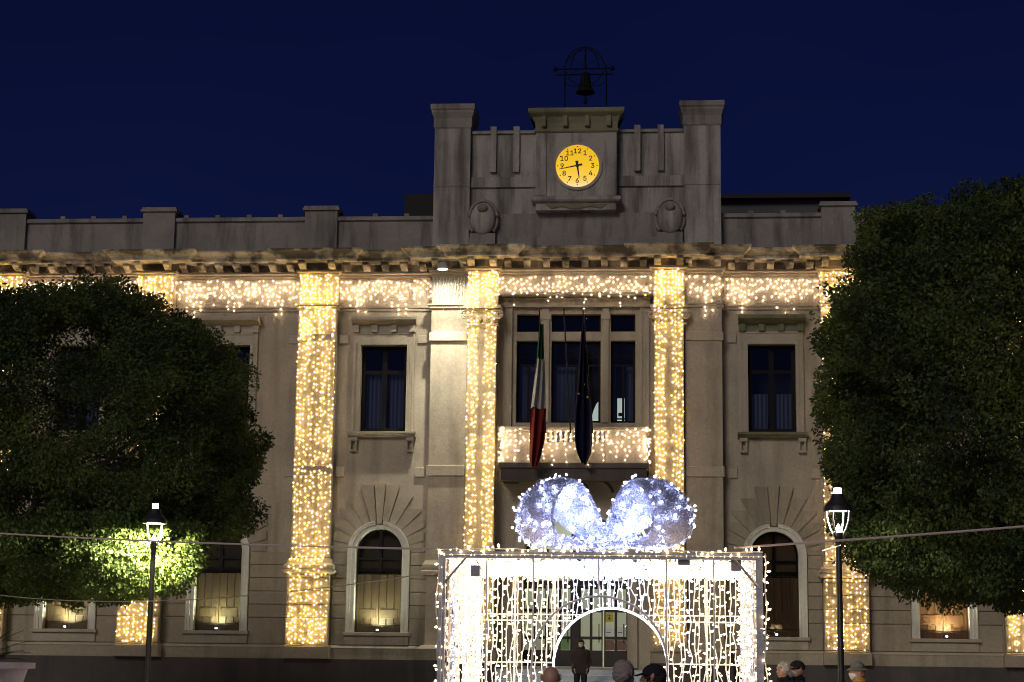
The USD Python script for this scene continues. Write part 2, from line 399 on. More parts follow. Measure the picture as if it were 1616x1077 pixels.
obj('cornice', mould(OUT, [(0.12, 12.94), (0.56, 12.945), (0.60, 12.96), (0.60, 13.03), (0.64, 13.05), (0.68, 13.10), (0.76, 13.16), (0.80, 13.18), (0.80, 13.23), (0.2, 13.32)]), CORNICE, HALL)
# modillions, one block each, along every straight run of the outline
for i in range(len(OUT) - 1):
    (xa, ya), (xb, yb) = OUT[i], OUT[i + 1]
    if abs(ya - yb) > 1e-6:
        continue
    L = xb - xa
    if L < 0.6:
        nm, xs = 1, [(xa + xb) / 2]
    else:
        nm = max(2, round(L / 0.56)); pad = 0.12
        xs = np.linspace(xa + pad, xb - pad, nm) if L < 1.3 else np.linspace(xa + 0.28, xb - 0.28, nm)
    for x in xs:
        if abs(x) > 17.5: continue
        w = 0.095
        pr = [(-0.121, 12.938), (-0.50, 12.938), (-0.50, 12.875), (-0.47, 12.845), (-0.38, 12.825), (-0.30, 12.79), (-0.22, 12.765), (-0.121, 12.755)]
        pts = np.array([[x - w, ya + p, z] for p, z in pr] + [[x + w, ya + p, z] for p, z in pr])
        n = len(pr); f = []
        for k in range(n):
            q = (k + 1) % n
            f += [(k, q, n + q), (k, n + q, n + k)]
        for k in range(1, n - 1):
            f += [(0, k, k + 1), (n, n + k + 1, n + k)]
        m = trimesh.Trimesh(pts, f, process=False); trimesh.repair.fix_normals(m)
        obj('modillion', tm(m), CORNICE, HALL)

# parapet with piers
for s in (-1, 1):
    obj('parapet', bx(s * 4.07, s * XE, -0.12, 0.30, 13.235, 14.22), PARAPET, HALL)
    pth = [(4.075, -.12), (XE, -.12)] if s > 0 else [(-XE, -.12), (-4.075, -.12)]
    obj('parapet_coping', mould(pth, [(0.02, 14.222), (0.07, 14.25), (0.07, 14.34), (0.02, 14.37), (-0.3, 14.38)]), PARAPET, HALL)
for p in PILS:
    o = obj('parapet_pier', cat([bx(p - 0.47, p + 0.47, -0.24, 0.34, 13.236, 14.53), bx(p - 0.50, p + 0.50, -0.27, 0.36, 13.236, 13.42)]), PARAPET, HALL)
    obj('pier_cap', cat([bx(p - 0.53, p + 0.53, -0.30, 0.40, 14.532, 14.60), bx(p - 0.50, p + 0.50, -0.27, 0.37, 14.601, 14.66)]), PARAPET, o)
for x in list(np.arange(-19.6, -4.6, 0.92)) + list(np.arange(4.9, 19.8, 0.92)):      # low stubs on the coping
    if min(abs(x - p) for p in PILS) > 0.75:
        obj('coping_stub', bx(x - 0.07, x + 0.07, -0.05, 0.1, 14.384, 14.47), PARAPET, HALL)

# pilasters: shaft of the upper wall, block band, pedestal of coursed blocks
COURSES = [2.60 + 0.3655 * k for k in range(7)]
k_stone = 0
def stone():
    global k_stone
    k_stone += 1
    return STONE[(k_stone * 7 + k_stone // 3) % 3]
for p in PILS:
    obj('pilaster', bx(p - 0.54, p + 0.54, -0.30, -0.002, 4.62, 11.60), PLASTER, HALL)
    obj('pilaster_head', bx(p - 0.539, p + 0.539, -0.299, -0.002, 11.755, 12.748), PLASTER, HALL)
    for z0, z1 in ((6.89, 7.17), (10.68, 10.92)):
        obj('band', cat([cbx(p - 0.57, p + 0.57, -0.34, -0.302, z0, z1), cbx(p - 0.86, p - 0.60, -0.05, -0.002, z0, z1), cbx(p + 0.60, p + 0.86, -0.05, -0.002, z0, z1)]), TRIM, HALL)
    b = obj('pedestal', bx(p - 0.56, p + 0.56, -0.36, -0.002, 2.2, 4.16), STONE[1], HALL)
    zs = [2.24] + COURSES[1:5] + [4.15]
    for z0, z1 in zip(zs[:-1], zs[1:]):
        obj('stone_block', cbx(p - 0.60, p + 0.60, -0.42, -0.362, z0 + 0.008, z1 - 0.008), stone(), b)
    obj('pedestal_cap', mould([(p - 0.56, -0.002), (p - 0.56, -0.36), (p + 0.56, -0.36), (p + 0.56, -0.002)], [(0.08, 4.17), (0.17, 4.22), (0.17, 4.26), (0.10, 4.28), (0.13, 4.33), (0.13, 4.40), (0.06, 4.47), (0.02, 4.60)]), TRIM, HALL)
    obj('pedestal_base', cat([cbx(p - 0.64, p + 0.64, -0.47, -0.10, 1.86, 2.195), cbx(p - 0.61, p + 0.61, -0.44, -0.08, 2.196, 2.236)]), STONE[0], HALL)

# plinth course along the wall
for s in (-1, 1):
    obj('plinth', bx(s * 4.3, s * XE, -0.30, -0.002, 0, 1.855), PLINTH, HALL)
    obj('base_course', bx(s * 4.1, s * XE, -0.16, -0.002, 1.858, 2.16), STONE[2], HALL)
    pth = [(4.1, -0.01), (XE, -0.01)] if s > 0 else [(-XE, -0.01), (-4.1, -0.01)]
    obj('base_moulding', mould(pth, [(0.17, 2.162), (0.15, 2.19), (0.10, 2.225), (0.06, 2.235)]), TRIM, HALL)
    obj('plinth', cat([bx(s * 2.06, s * 4.30, -0.72, -0.002, 0, 1.855)]), PLINTH, HALL)
    obj('base_course', bx(s * 2.07, s * 4.2, -0.62, -0.002, 1.858, 2.16), STONE[0], HALL)

# each bay: coursed stones, voussoirs, arched window below, framed window above
def bay(c):
    half_l = min([abs(c - (p + 0.54)) for p in PILS if p < c] + [abs(c + 4.06) if c < 0 else abs(c - 4.06)])
    lo = max([p + 0.60 for p in PILS if p < c] + ([4.06] if c > 0 else [-99]))
    hi = min([p - 0.60 for p in PILS if p > c] + ([-4.06] if c < 0 else [99]))
    g = 0.008
    zs = [2.24] + COURSES[1:]
    for z0, z1 in zip(zs[:-1], zs[1:]):
        for a, b in ((lo + 0.004, c - 0.885), (c + 0.885, hi - 0.004)):
            if z0 < 2.5:
                a, b = (a, b)
            parts = [(a, b)]
            for u, w in parts:
                obj('stone_block', cbx(u, w, -0.045, -0.002, z0 + g, z1 - g), stone(), HALL)
    # voussoirs round the arch with their turned ends
    ang = [5, 17, 31, 46, 61, 76, 90]
    tops = [6.66, 6.34, 6.00, 5.68, 5.36, 5.07]
    ring = Point(c, ARCH_Z).buffer(0.885, 32)
    lim = min(c - lo, hi - c) - 0.02
    for k in range(6):
        a0, a1 = math.radians(ang[k] + 0.55), math.radians(ang[k + 1] - 0.55)
        for s in (-1, 1):
            wedge = Polygon([(c, ARCH_Z), (c + s * 6 * math.sin(a0), ARCH_Z + 6 * math.cos(a0)), (c + s * 6 * math.sin(a1), ARCH_Z + 6 * math.cos(a1))])
            xl = [0.52, 0.98, 1.16, 1.33, 1.33, 1.33][k]
            shp = wedge.intersection(sbox(c - min(xl, lim), ARCH_Z, c + min(xl, lim), tops[k])).difference(ring)
            if shp.area > 0.01:
                obj('voussoir', ext_xz(shp, -0.045 if k else -0.075, -0.002), stone(), HALL)
    key = Polygon([(c, ARCH_Z), (c - 6 * math.sin(math.radians(4.6)), ARCH_Z + 6 * math.cos(math.radians(4.6))), (c + 6 * math.sin(math.radians(4.6)), ARCH_Z + 6 * math.cos(math.radians(4.6)))])
    obj('keystone', ext_xz(key.intersection(sbox(c - 1, ARCH_Z, c + 1, 6.70)).difference(Point(c, ARCH_Z).buffer(0.80, 32)), -0.10, -0.002), stone(), HALL)
    # arched window
    outer, mid, inner = arch_poly(0.872, SILL_Z, c), arch_poly(0.765, SILL_Z, c), arch_poly(0.655, SILL_Z, c)
    notch = sbox(c - 0.11, 5.2, c + 0.11, 6)
    w = obj('arched_window', cat([ext_xz(outer.difference(mid).difference(notch), -0.10, -0.003), ext_xz(outer.difference(arch_poly(0.835, SILL_Z, c)).difference(notch), -0.125, -0.102)]), FRAME, HALL)
    obj('frame', cat([ext_xz(mid.difference(inner), -0.05, -0.003), ext_xz(arch_poly(0.69, SILL_Z, c).difference(inner), -0.07, -0.052)]), FRAME, w)
    obj('sill', cat([cbx(c - 0.93, c + 0.93, -0.17, 0.22, 2.50, 2.597), cbx(c - 0.89, c + 0.89, -0.10, -0.004, 2.25, 2.497)]), TRIM, w)
    gl = arch_poly(0.652, SILL_Z, c)
    bars = [sbox(c - 0.045, 2.6, c + 0.045, 5.5), sbox(c - 0.7, 4.28, c + 0.7, 4.36), sbox(c - 0.7, 4.60, c + 0.7, 4.66)]
    obj('sash', ext_xz(shapely.union_all([gl.difference(arch_poly(0.60, SILL_Z + .07, c))] + bars).intersection(gl).intersection(sbox(c - 1, 4.20, c + 1, 6)), 0.24, 0.30), SASH, w)
    obj('kick_board', cbx(c - 0.645, c + 0.645, 0.19, 0.25, 2.60, 2.80), WOOD[1 + (2 if c > 0 else 0)], w)
    if c == 5.44:
        obj('pane', ext_xz(gl, 0.168, 0.172), GLASS, w)
    else:
        obj('pane', ext_xz(gl.intersection(sbox(c - 1, 4.2, c + 1, 6)), 0.268, 0.274), GLASS, w)
    n = 6
    for k in range(n):
        x0, x1 = c - 0.64 + 1.28 / n * k, c - 0.64 + 1.28 / n * (k + 1)
        obj('shutter_board', cbx(x0 + 0.004, x1 - 0.004, 0.20, 0.235, 2.805, 4.195, 0.008), WOOD[(k + int(abs(c))) % 2 + (2 if c > 0 else 0)], w)
    for k in (0, 1):
        leafp = arch_poly(0.63, 4.22, c).intersection(sbox(c - 0.64 + 0.645 * k, 4.2, c - 0.005 + 0.645 * k, 6))
        obj('upper_shutter', ext_xz(leafp, 0.315, 0.35), WOOD[k + (2 if c > 0 else 0)], w)
    for k in (0, 1):
        x0 = c - 0.56 + 0.62 * k
        obj('shutter_panel', cbx(x0, x0 + 0.48, 0.186, 0.199, 2.98, 3.24, 0.008), WOOD[k + (2 if c > 0 else 0)], w)
    # upper window
    sx = 0.66
    fr = sbox(c - 0.87, 8.165, c + 0.87, 10.99).difference(sbox(c - sx, 8.1, c + sx, 10.64))
    fr2 = sbox(c - 0.74, 8.165, c + 0.74, 10.72).difference(sbox(c - sx, 8.1, c + sx, 10.64))
    w = obj('upper_window', cat([ext_xz(fr, -0.055, -0.003), ext_xz(fr2, -0.085, -0.057), ext_xz(fr.difference(sbox(c - .82, 8.1, c + .82, 10.94)), -0.075, -0.057)]), TRIM, HALL)
    obj('window_head', cat([bx(c - 0.90, c + 0.90, -0.06, -0.003, 10.995, 11.20)] + [ext_xz(Polygon([(c + d - .08, 11.0), (c + d + .08, 11.0), (c + d + .08, 11.2), (c + d - .08, 11.2)]), -0.15, -0.061) for d in (-0.80, -0.27, 0.27, 0.80)]
        + [mould([(c - 0.92, -0.01), (c + 0.92, -0.01)], [(0.10, 11.202), (0.16, 11.24), (0.20, 11.27), (0.34, 11.32), (0.36, 11.38), (0.36, 11.42), (0.05, 11.46)])]), MOSS if c > 0 else TRIM, w)
    obj('sill', cat([mould([(c - 0.96, -0.01), (c + 0.96, -0.01)], [(0.10, 8.0), (0.16, 8.03), (0.16, 8.06), (0.24, 8.085), (0.25, 8.11), (0.25, 8.15), (0.04, 8.163)])]), MOSS if c > 0 else TRIM, w)
    for s in (-1, 1):
        x = c + s * 0.80
        obj('sill_bracket', cat([bx(x - 0.11, x + 0.11, -0.14, -0.003, 7.90, 7.998), bx(x - 0.10, x - 0.055, -0.11, -0.003, 7.66, 7.899), bx(x + 0.055, x + 0.10, -0.11, -0.003, 7.66, 7.899), bx(x - 0.10, x + 0.10, -0.11, -0.003, 7.60, 7.658)]), TRIM, w)
    obj('sash', ext_xz(sbox(c - .66, 8.17, c + .66, 10.64).difference(shapely.union_all([sbox(c - .55, 8.29, c - .07, 9.84), sbox(c + .07, 8.29, c + .55, 9.84), sbox(c - .55, 9.94, c - .07, 10.54), sbox(c + .07, 9.94, c + .55, 10.54)])), 0.20, 0.26), SASH, w)
    obj('pane', ext_xz(sbox(c - .655, 8.175, c + .655, 10.635), 0.228, 0.233), GLASS, w)
    for s in (-1, 1):
        a, b = sorted((c + s * 0.10, c + s * 0.62))
        xs = np.linspace(a, b, 26)
        yy = 0.42 + 0.025 * np.sin((xs - a) * 55) + 0.01 * np.sin((xs - a) * 23)
        v = np.concatenate([np.stack([xs, yy, np.full_like(xs, 8.18)], 1), np.stack([xs, yy, np.full_like(xs, 9.9 if c < 0 else 9.3)], 1)])
        f = [t for k in range(25) for t in ((k, k + 1, 27 + k), (k, 27 + k, 26 + k))]
        obj('curtain', (v, np.array(f)), CURTAIN, w)  # added behind the glass to carry the reflected sky blue

for c in BAYS:
    bay(c)

# central block: corner strips, engaged columns with composite capitals, triple window, portal
for s in (-1, 1):
    obj('corner_strip', bx(s * 3.034, s * 4.06, -0.40, -0.002, 2.162, 11.598), PLASTER, HALL)
    for z0, z1 in ((6.89, 7.17), (10.68, 10.92)):
        obj('band', cat([cbx(s * 3.06, s * 4.10, -0.45, -0.402, z0, z1), cbx(s * 4.22, s * 4.47, -0.05, -0.002, z0, z1)]), TRIM, HALL)
    obj('band', mould([(3.05, -.40), (4.06, -.40), (4.06, -0.1)] if s > 0 else [(-4.06, -0.1), (-4.06, -.40), (-3.05, -.40)], [(0.03, 4.16), (0.14, 4.20), (0.14, 4.26), (0.06, 4.30), (0.10, 4.36), (0.10, 4.44), (0.02, 4.56)]), TRIM, HALL)
    obj('band', mould([(3.05, -.40), (4.06, -.40), (4.06, -0.1)] if s > 0 else [(-4.06, -0.1), (-4.06, -.40), (-3.05, -.40)], [(0.23, 2.163), (0.16, 2.20), (0.10, 2.25), (0.02, 2.27)]), TRIM, HALL)
    cx = s * 2.60
    obj('column', bx(cx - 0.40, cx + 0.40, -0.60, -0.002, 4.90, 11.10), PLASTER, HALL)
    obj('column_base', mould([(cx - .40, -.01), (cx - .40, -.60), (cx + .40, -.60), (cx + .40, -.01)], [(0.10, 4.46), (0.10, 4.56), (0.06, 4.60), (0.09, 4.68), (0.03, 4.74), (0.05, 4.82), (0.01, 4.90)]), TRIM, HALL)
    obj('column_pedestal', cat([bx(cx - 0.46, cx + 0.46, -0.66, -0.002, 2.162, 4.30), mould([(cx - .46, -.01), (cx - .46, -.66), (cx + .46, -.66), (cx + .46, -.01)], [(0.02, 4.15), (0.08, 4.22), (0.08, 4.30), (0.02, 4.45)]), bx(cx - 0.52, cx + 0.52, -0.71, -0.004, 2.164, 2.30)]), STONE[0], HALL)
    cap = obj('capital', cat([mould([(cx - .40, -.01), (cx - .40, -.60), (cx + .40, -.60), (cx + .40, -.01)], [(0.01, 11.08), (0.05, 11.10), (0.05, 11.14), (0.0, 11.16), (0.02, 11.30), (0.07, 11.45), (0.12, 11.50)]),
                              bx(cx - 0.52, cx + 0.52, -0.72, -0.002, 11.56, 11.655), bx(cx - 0.44, cx + 0.44, -0.64, -0.003, 11.50, 11.558)]), TRIM, HALL)
    for q in (-1, 1):                                                # volutes
        t = np.linspace(0, 2.3 * 2 * PI, 46); r = 0.155 * (1 - t / t[-1] * 0.82)
        obj('volute', tube(np.stack([cx + q * 0.46 + q * r * np.cos(t + 2.0), np.full_like(t, -0.66), 11.40 + r * np.sin(t + 2.0)], 1), 0.03, 6), TRIM, cap)
    for row, (z, m) in enumerate(((11.16, 4), (11.28, 3))):
        for k in range(m):
            x = cx + (k - (m - 1) / 2) * 0.21
            lf = trimesh.creation.icosphere(1, 1.0); lf.apply_scale([0.085, 0.05, 0.12]); lf.apply_translation([x, -0.63, z + 0.07])
            obj('capital_leaf', tm(lf), TRIM, cap)

# triple window: mouldings, glazing, dark room with added glowing patches
fo = sbox(-2.03, 8.25, 2.05, 11.94).difference(sbox(-1.86, 8.2, 1.86, 11.70))
tw = obj('triple_window', cat([ext_xz(fo, -0.07, -0.003), ext_xz(sbox(-2.05, 11.70, 2.07, 11.96), -0.14, -0.071), ext_xz(sbox(-1.86, 8.3, -1.80, 11.7), -0.10, -0.003), ext_xz(sbox(1.80, 8.3, 1.86, 11.7), -0.10, -0.003)]), TRIM, HALL)
for x0, x1 in ((-1.02, -0.70), (0.69, 0.97)):
    obj('mullion', cat([cbx(x0 + .05, x1 - .05, -0.06, -0.003, 8.43, 11.7), bx(x0 + .02, x1 - .02, -0.08, -0.003, 11.35, 11.55)]), TRIM, tw)
for a, b in TRI:
    for z0, z1 in ((8.43, 10.76), (11.01, 11.52)):
        big = z1 - z0 > 1
        ho = [sbox(a + .07, z0 + .08, (a + b) / 2 - .03, min(z1 - .06, 10.05)), sbox((a + b) / 2 + .03, z0 + .08, b - .07, min(z1 - .06, 10.05))] if big else [sbox(a + .06, z0 + .06, b - .06, z1 - .06)]
        if big: ho += [sbox(a + .07, 10.11, b - .07, 10.70)]
        obj('sash', ext_xz(sbox(a, z0, b, z1).difference(shapely.union_all(ho)), 0.22, 0.27), SASH, tw)
        if big:
            for k, zz in enumerate((10.30, 10.46)):
                xs = np.linspace(a + .07, b - .07, 24)
                obj('lead_line', tube(np.stack([xs, np.full_like(xs, 0.235), zz + 0.035 * np.sin((xs - a) * (18 if k else -18))], 1), 0.012, 4), SASH, tw)
        obj('pane', ext_xz(sbox(a + .003, z0 + .003, b - .003, z1 - .003), 0.243, 0.247), GLASS, tw)
for (a, b) in ((-1.66, -1.04), (-0.68, -0.05), (0.02, 0.34), (0.99, 1.10), (1.40, 1.64)):
    xs = np.linspace(a, b, max(8, int((b - a) * 60)))
    yy = 0.50 + 0.02 * np.sin((xs - a) * 50)
    n = len(xs)
    v = np.concatenate([np.stack([xs, yy, np.full_like(xs, 8.36)], 1), np.stack([xs, yy, np.full_like(xs, 10.1)], 1)])
    obj('curtain', (v, np.array([t for k in range(n - 1) for t in ((k, k + 1, n + k + 1), (k, n + k + 1, n + k))])), CURTAIN, tw)
obj('glow_patch', ext_xz(Polygon([(0.36, 8.44), (0.63, 8.44), (0.63, 9.14), (0.55, 9.05), (0.47, 8.86)]), 0.62, 0.64), E_PATCH, tw)  # added glowing panels, shaped like the bright patches in the glass
obj('glow_patch', ext_xz(sbox(1.14, 8.44, 1.35, 9.21).difference(sbox(1.14, 8.60, 1.35, 8.65)).difference(sbox(1.17, 8.70, 1.33, 8.80)), 0.62, 0.64), E_PATCH, tw)

# portal: deep reveal, glazed doors, lit hall behind
obj('portal_frame', ext_xz(arch_poly(1.72, 1.72, 0, zc=4.55).difference(arch_poly(1.45, 1.72, 0, zc=4.55)), -0.10, -0.003), TRIM, HALL)
obj('portal_crest', cat([tube(np.stack([0.12 + 0.95 * np.cos(t), np.full_like(t, -0.36), 6.36 + 0.60 * np.sin(t)], 1), 0.05, 6) for t in [np.linspace(0.15, PI - 0.15, 20)]] + [ext_xz(Point(0.1, 6.5).buffer(0.30, 10), -0.3, -0.11), ext_xz(sbox(-0.2, 6.0, 0.4, 6.35), -0.28, -0.11)]), PLINTH, HALL)
hall = obj('entrance_hall', cat([bx(-2.05, 2.05, 4.6, 4.7, 1.7, 6.3), bx(-2.08, -2.052, 0.43, 4.6, 1.7, 6.3), bx(2.052, 2.08, 0.43, 4.6, 1.7, 6.3), bx(-2.08, 2.08, 0.43, 4.7, 6.302, 6.34), bx(-2.08, 2.08, 0.43, 4.7, 1.62, 1.698)]), PALEIN, HALL)
obj('ceiling_lamp', bx(-1.2, 1.2, 1.6, 3.8, 6.24, 6.29), E_HALL, hall)
LEAVES = [(-1.44, -0.80), (-0.76, -0.10), (0.12, 0.76), (0.80, 1.44)]
opening = arch_poly(1.448, 1.72, 0, zc=4.55)
for (a, b) in LEAVES:
    m = (a + b) / 2
    hs = [sbox(u + .035, z0, w - .035, z1) for u, w in ((a, m), (m, b)) for z0, z1 in ((2.18, 2.48), (2.56, 3.22), (3.30, 3.86))]
    d = obj('door', ext_xz(sbox(a, 1.74, b, 3.95).difference(shapely.union_all(hs)), 0.47, 0.53), DOORWOOD, HALL)
    for u, w in ((a, m), (m, b)):
        obj('pane', bx(u + .02, w - .02, 0.498, 0.502, 2.15, 3.90), GLASS, d)
    hd = tube([(b - 0.10, 0.44, 2.4), (b - 0.10, 0.40, 2.45), (b - 0.10, 0.40, 2.85), (b - 0.10, 0.44, 2.9)], 0.014, 6)
    obj('handle', hd, BLACKMETAL, d)
obj('door_stile', cbx(-0.098, 0.118, 0.46, 0.54, 1.74, 3.953), DOORWOOD, HALL)
obj('door_frame', ext_xz(opening.difference(shapely.union_all([sbox(-1.44, 1.7, 1.44, 3.955)] + [sbox(a + .02, 4.08, b - .02, 5.9).intersection(arch_poly(1.36, 1.72, 0, zc=4.55)) for a, b in LEAVES])), 0.455, 0.545), DOORWOOD, HALL)
obj('fanlight_pane', ext_xz(opening.intersection(sbox(-2, 3.97, 2, 6.2)), 0.50, 0.505), GLASS, HALL)
PAPER = [plain('paper_white', (0.75, 0.80, 0.80), 0.8), plain('paper_yellow', (0.60, 0.50, 0.06), 0.8), plain('brown_board', (0.22, 0.13, 0.09), 0.8), plain('paper_green', (0.22, 0.34, 0.14), 0.8), plain('paper_ink', (0.05, 0.05, 0.06), 0.8)]
o = obj('notice', bx(0.83, 1.05, 0.478, 0.482, 2.97, 3.20), PAPER[1], HALL, label='yellow safety sign on the door glass')
obj('symbol', cat([ext_xz(Polygon([(0.90, 3.03), (0.98, 3.03), (0.94, 3.12)]), 0.474, 0.4775), bx(0.925, 0.955, 0.474, 0.4775, 3.12, 3.16)]), PAPER[4], o)
for k, (a, b) in enumerate(((0.83, 1.07), (1.15, 1.38))):
    o = obj('notice', bx(a, b, 0.478, 0.482, 2.58, 2.80), PAPER[0], HALL)
    obj('print_line', cat([bx(a + .03, b - .09, 0.474, 0.4775, 2.67, 2.69)]), PAPER[4], o)
for k, (a, b) in enumerate(((0.83, 1.08), (1.15, 1.40))):
    obj('door_board', bx(a, b, 0.478, 0.482, 2.19, 2.47), PAPER[2], HALL)
obj('door_board', bx(-0.41, -0.15, 0.478, 0.482, 2.19, 2.53), PAPER[3], HALL, label='green board in the left door')

# balcony
bal = obj('balcony', cat([mould([(-2.0, -0.005), (-2.0, -1.0), (2.0, -1.0), (2.0, -0.005)], [(-0.45, 6.72), (-0.30, 6.78), (-0.12, 6.90), (-0.03, 7.02), (0.04, 7.06), (0.04, 7.18)]), bx(-2.0, 2.0, -1.0, -0.006, 7.04, 7.178)]), PLINTH, HALL)
obj('balcony_parapet', cat([cbx(-1.98, -0.85, -0.98, -0.82, 7.19, 8.06), cbx(0.85, 1.98, -0.98, -0.82, 7.19, 8.06), cbx(-0.848, 0.848, -0.98, -0.84, 7.19, 7.76), bx(-1.98, -1.84, -0.818, -0.006, 7.19, 8.06), bx(1.84, 1.98, -0.818, -0.006, 7.19, 8.06)]), PLASTER, bal)
obj('balcony_rail', mould([(-2.0, -0.006), (-2.0, -0.98), (2.0, -0.98), (2.0, -0.006)], [(0.0, 8.062), (0.06, 8.09), (0.06, 8.16), (0.02, 8.18), (-0.2, 8.185)]), TRIM, bal)
for x in np.linspace(-0.78, 0.78, 12):
    obj('baluster', lathe([(0.035, 7.762), (0.05, 7.80), (0.03, 7.85), (0.05, 7.95), (0.03, 8.03), (0.04, 8.06)], 8, (x, -0.91, 0)), FRAME, bal)

# tower block over the centre
Z0 = 13.236
obj('tower_wall', cat([bx(-3.05, 3.05, -0.35, 0.6, Z0, 16.70)]), TOWER, HALL)
obj('tower_coping', bx(-3.02, 3.02, -0.41, 0.62, 16.703, 16.79), PARAPET, HALL)
obj('tower_base', cat([bx(-3.04, 3.04, -0.42, -0.352, Z0, 14.34), bx(-3.04, 3.04, -0.50, -0.422, Z0, 13.62)]), PARAPET, HALL)
for s in (-1, 1):
    obj('tower_band', bx(s * 1.15, s * 3.03, -0.42, -0.353, 15.12, 15.42), TOWER, HALL)
obj('tower_rear', bx(-4.0, 4.0, 0.6, 3.2, Z0 + .17, 16.2), PARAPET, HALL)
for s in (-1, 1):
    p = obj('tower_pier', cat([bx(s * 3.03, s * 4.06, -0.52, 0.7, Z0, 16.86), bx(s * 3.02, s * 4.065, -0.535, -0.522, 15.12, 15.16)]), TOWER, HALL)
    mm = [(3.04, 0.68), (3.04, -0.51), (4.05, -0.51), (4.05, 0.68)]
    obj('pier_cap', cat([mould(mm if s > 0 else [(-x, y) for x, y in reversed(mm)], [(0.02, 16.84), (0.04, 16.88), (0.0, 16.92), (0.02, 17.08), (0.10, 17.30), (0.10, 17.36), (0.13, 17.40), (0.13, 17.54)]), bx(s * 3.0, s * 4.09, -0.55, 0.7, 16.87, 17.52)]), PARAPET, p)
    for x in (1.72, 2.38):
        obj('merlon_strip', bx(s * x - 0.085, s * x + 0.085, -0.45, -0.352, 15.56, 16.90), TOWER, HALL)
    # shield medallion on its block
    c = s * 2.63
    sh = trimesh.creation.icosphere(3, 1.0); sh.apply_scale([0.36, 0.20, 0.47]); sh.apply_translation([c, -0.62, 14.14])
    md = obj('medallion', tm(sh), TOWER, HALL, True)
    obj('medallion_block', bx(c - 0.36, c + 0.36, -0.66, -0.425, Z0, 13.72), PARAPET, md)
    t = np.linspace(-0.25 * PI, 1.25 * PI, 26)
    obj('wreath', tube(np.stack([c + 0.40 * np.cos(t), np.full_like(t, -0.56), 14.16 + 0.52 * np.sin(t)], 1), 0.055 + 0.012 * np.sin(t * 14), 7), PARAPET, md)
    kn = trimesh.creation.icosphere(2, 1.0); kn.apply_scale([0.15, 0.10, 0.13]); kn.apply_translation([c, -0.80, 14.42])
    obj('carved_mask', tm(kn), PARAPET, md, True)
cb = obj('clock_block', cat([bx(-1.13, 1.13, -0.70, -0.352, 14.36, 16.62), bx(-1.14, -0.84, -0.735, -0.702, 14.78, 16.60), bx(0.84, 1.14, -0.735, -0.702, 14.78, 16.60)]), TOWER, HALL)
mm = [(-1.14, -0.36), (-1.14, -0.70), (1.14, -0.70), (1.14, -0.36)]
obj('clock_cornice', cat([mould(mm, [(0.02, 16.62), (0.05, 16.66), (0.05, 16.72), (0.02, 16.75), (0.03, 16.90), (0.09, 17.06), (0.20, 17.16), (0.22, 17.20), (0.22, 17.29), (0.1, 17.32)]), bx(-1.12, 1.12, -0.69, 0.6, 16.63, 17.31)]), MOSS, cb)
for x in (-0.92, -0.31, 0.31, 0.92):
    obj('clock_cornice_bracket', ext_xz(sbox(x - 0.06, 16.78, x + 0.06, 17.08), -0.84, -0.73), MOSS, cb)
obj('clock_ledge', mould(mm, [(0.02, 14.56), (0.09, 14.60), (0.12, 14.64), (0.12, 14.72), (0.03, 14.77)]), TOWER, cb)
obj('clock_apron', ext_xz(Polygon([(-0.85, 14.52), (0.85, 14.52), (0.70, 14.40), (0.40, 14.46), (0.0, 14.52 - .14), (-0.4, 14.46), (-0.70, 14.40)]), -0.735, -0.702), MOSS, cb)
obj('dial_surround', cat([ext_xz(Point(0.04, 15.63).buffer(0.70, 40).difference(Point(0.04, 15.63).buffer(0.615, 40)), -0.74, -0.702)]), TOWER, cb)
# entrance steps
MARBLE = weathered('step_marble', (0.58, 0.64, 0.70), (0.48, 0.54, 0.60), (0.15, 0.16, 0.17), stain_amt=0.3)  # blue tint stands for the cool glow of the bow, put into colour
st = thing('entrance_steps', 'flight of pale stone steps up to the glazed entrance doors', 'steps')
obj('landing', bx(-2.04, 2.04, -1.0, 0.43, 0.0, 1.66), MARBLE, st)
obj('threshold', bx(-2.0, 2.0, 0.40, 0.56, 1.662, 1.735), MARBLE, st)
for k in range(11):
    z = 1.66 - 0.14 * (k + 1)
    obj('step', cbx(-2.04 - 0.0 * k, 2.04, -1.0 - 0.30 * (k + 1), -1.0 - 0.30 * k - 0.002, 0.0, z, 0.015), MARBLE, st)

# ------------------------------------------------------------------ clock and bell on the tower
CX, CZ = 0.04, 15.63
FACE = mat('backlit_dial', {'g': ('geometry', {}), 'sp': ('separate_color', {}), 'mr': ('map_range', {'from_min': 15.05, 'from_max': 16.2, 'to_min': 0.0, 'to_max': 1.0}),  # gradient by height stands for a lamp inside, put into the emission
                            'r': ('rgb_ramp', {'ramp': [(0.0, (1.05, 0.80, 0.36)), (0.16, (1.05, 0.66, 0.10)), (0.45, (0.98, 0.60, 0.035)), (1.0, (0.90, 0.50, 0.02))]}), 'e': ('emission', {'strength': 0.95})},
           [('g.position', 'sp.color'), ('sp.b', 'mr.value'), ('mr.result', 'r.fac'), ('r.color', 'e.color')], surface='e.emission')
INK = plain('dial_ink', (0.05, 0.03, 0.01), 0.6)
HAND = plain('clock_hand', (0.01, 0.01, 0.01), 0.5)
ck = thing('tower_clock', 'round glowing yellow clock with black hands on the tower', 'clock')
v, f = tm(trimesh.creation.cylinder(0.61, 0.05, sections=64))
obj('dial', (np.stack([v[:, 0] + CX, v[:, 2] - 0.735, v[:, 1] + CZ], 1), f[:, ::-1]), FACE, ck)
def rot_text(m):
    v, f = m
    return np.stack([v[:, 0], -v[:, 2], v[:, 1]], 1), f
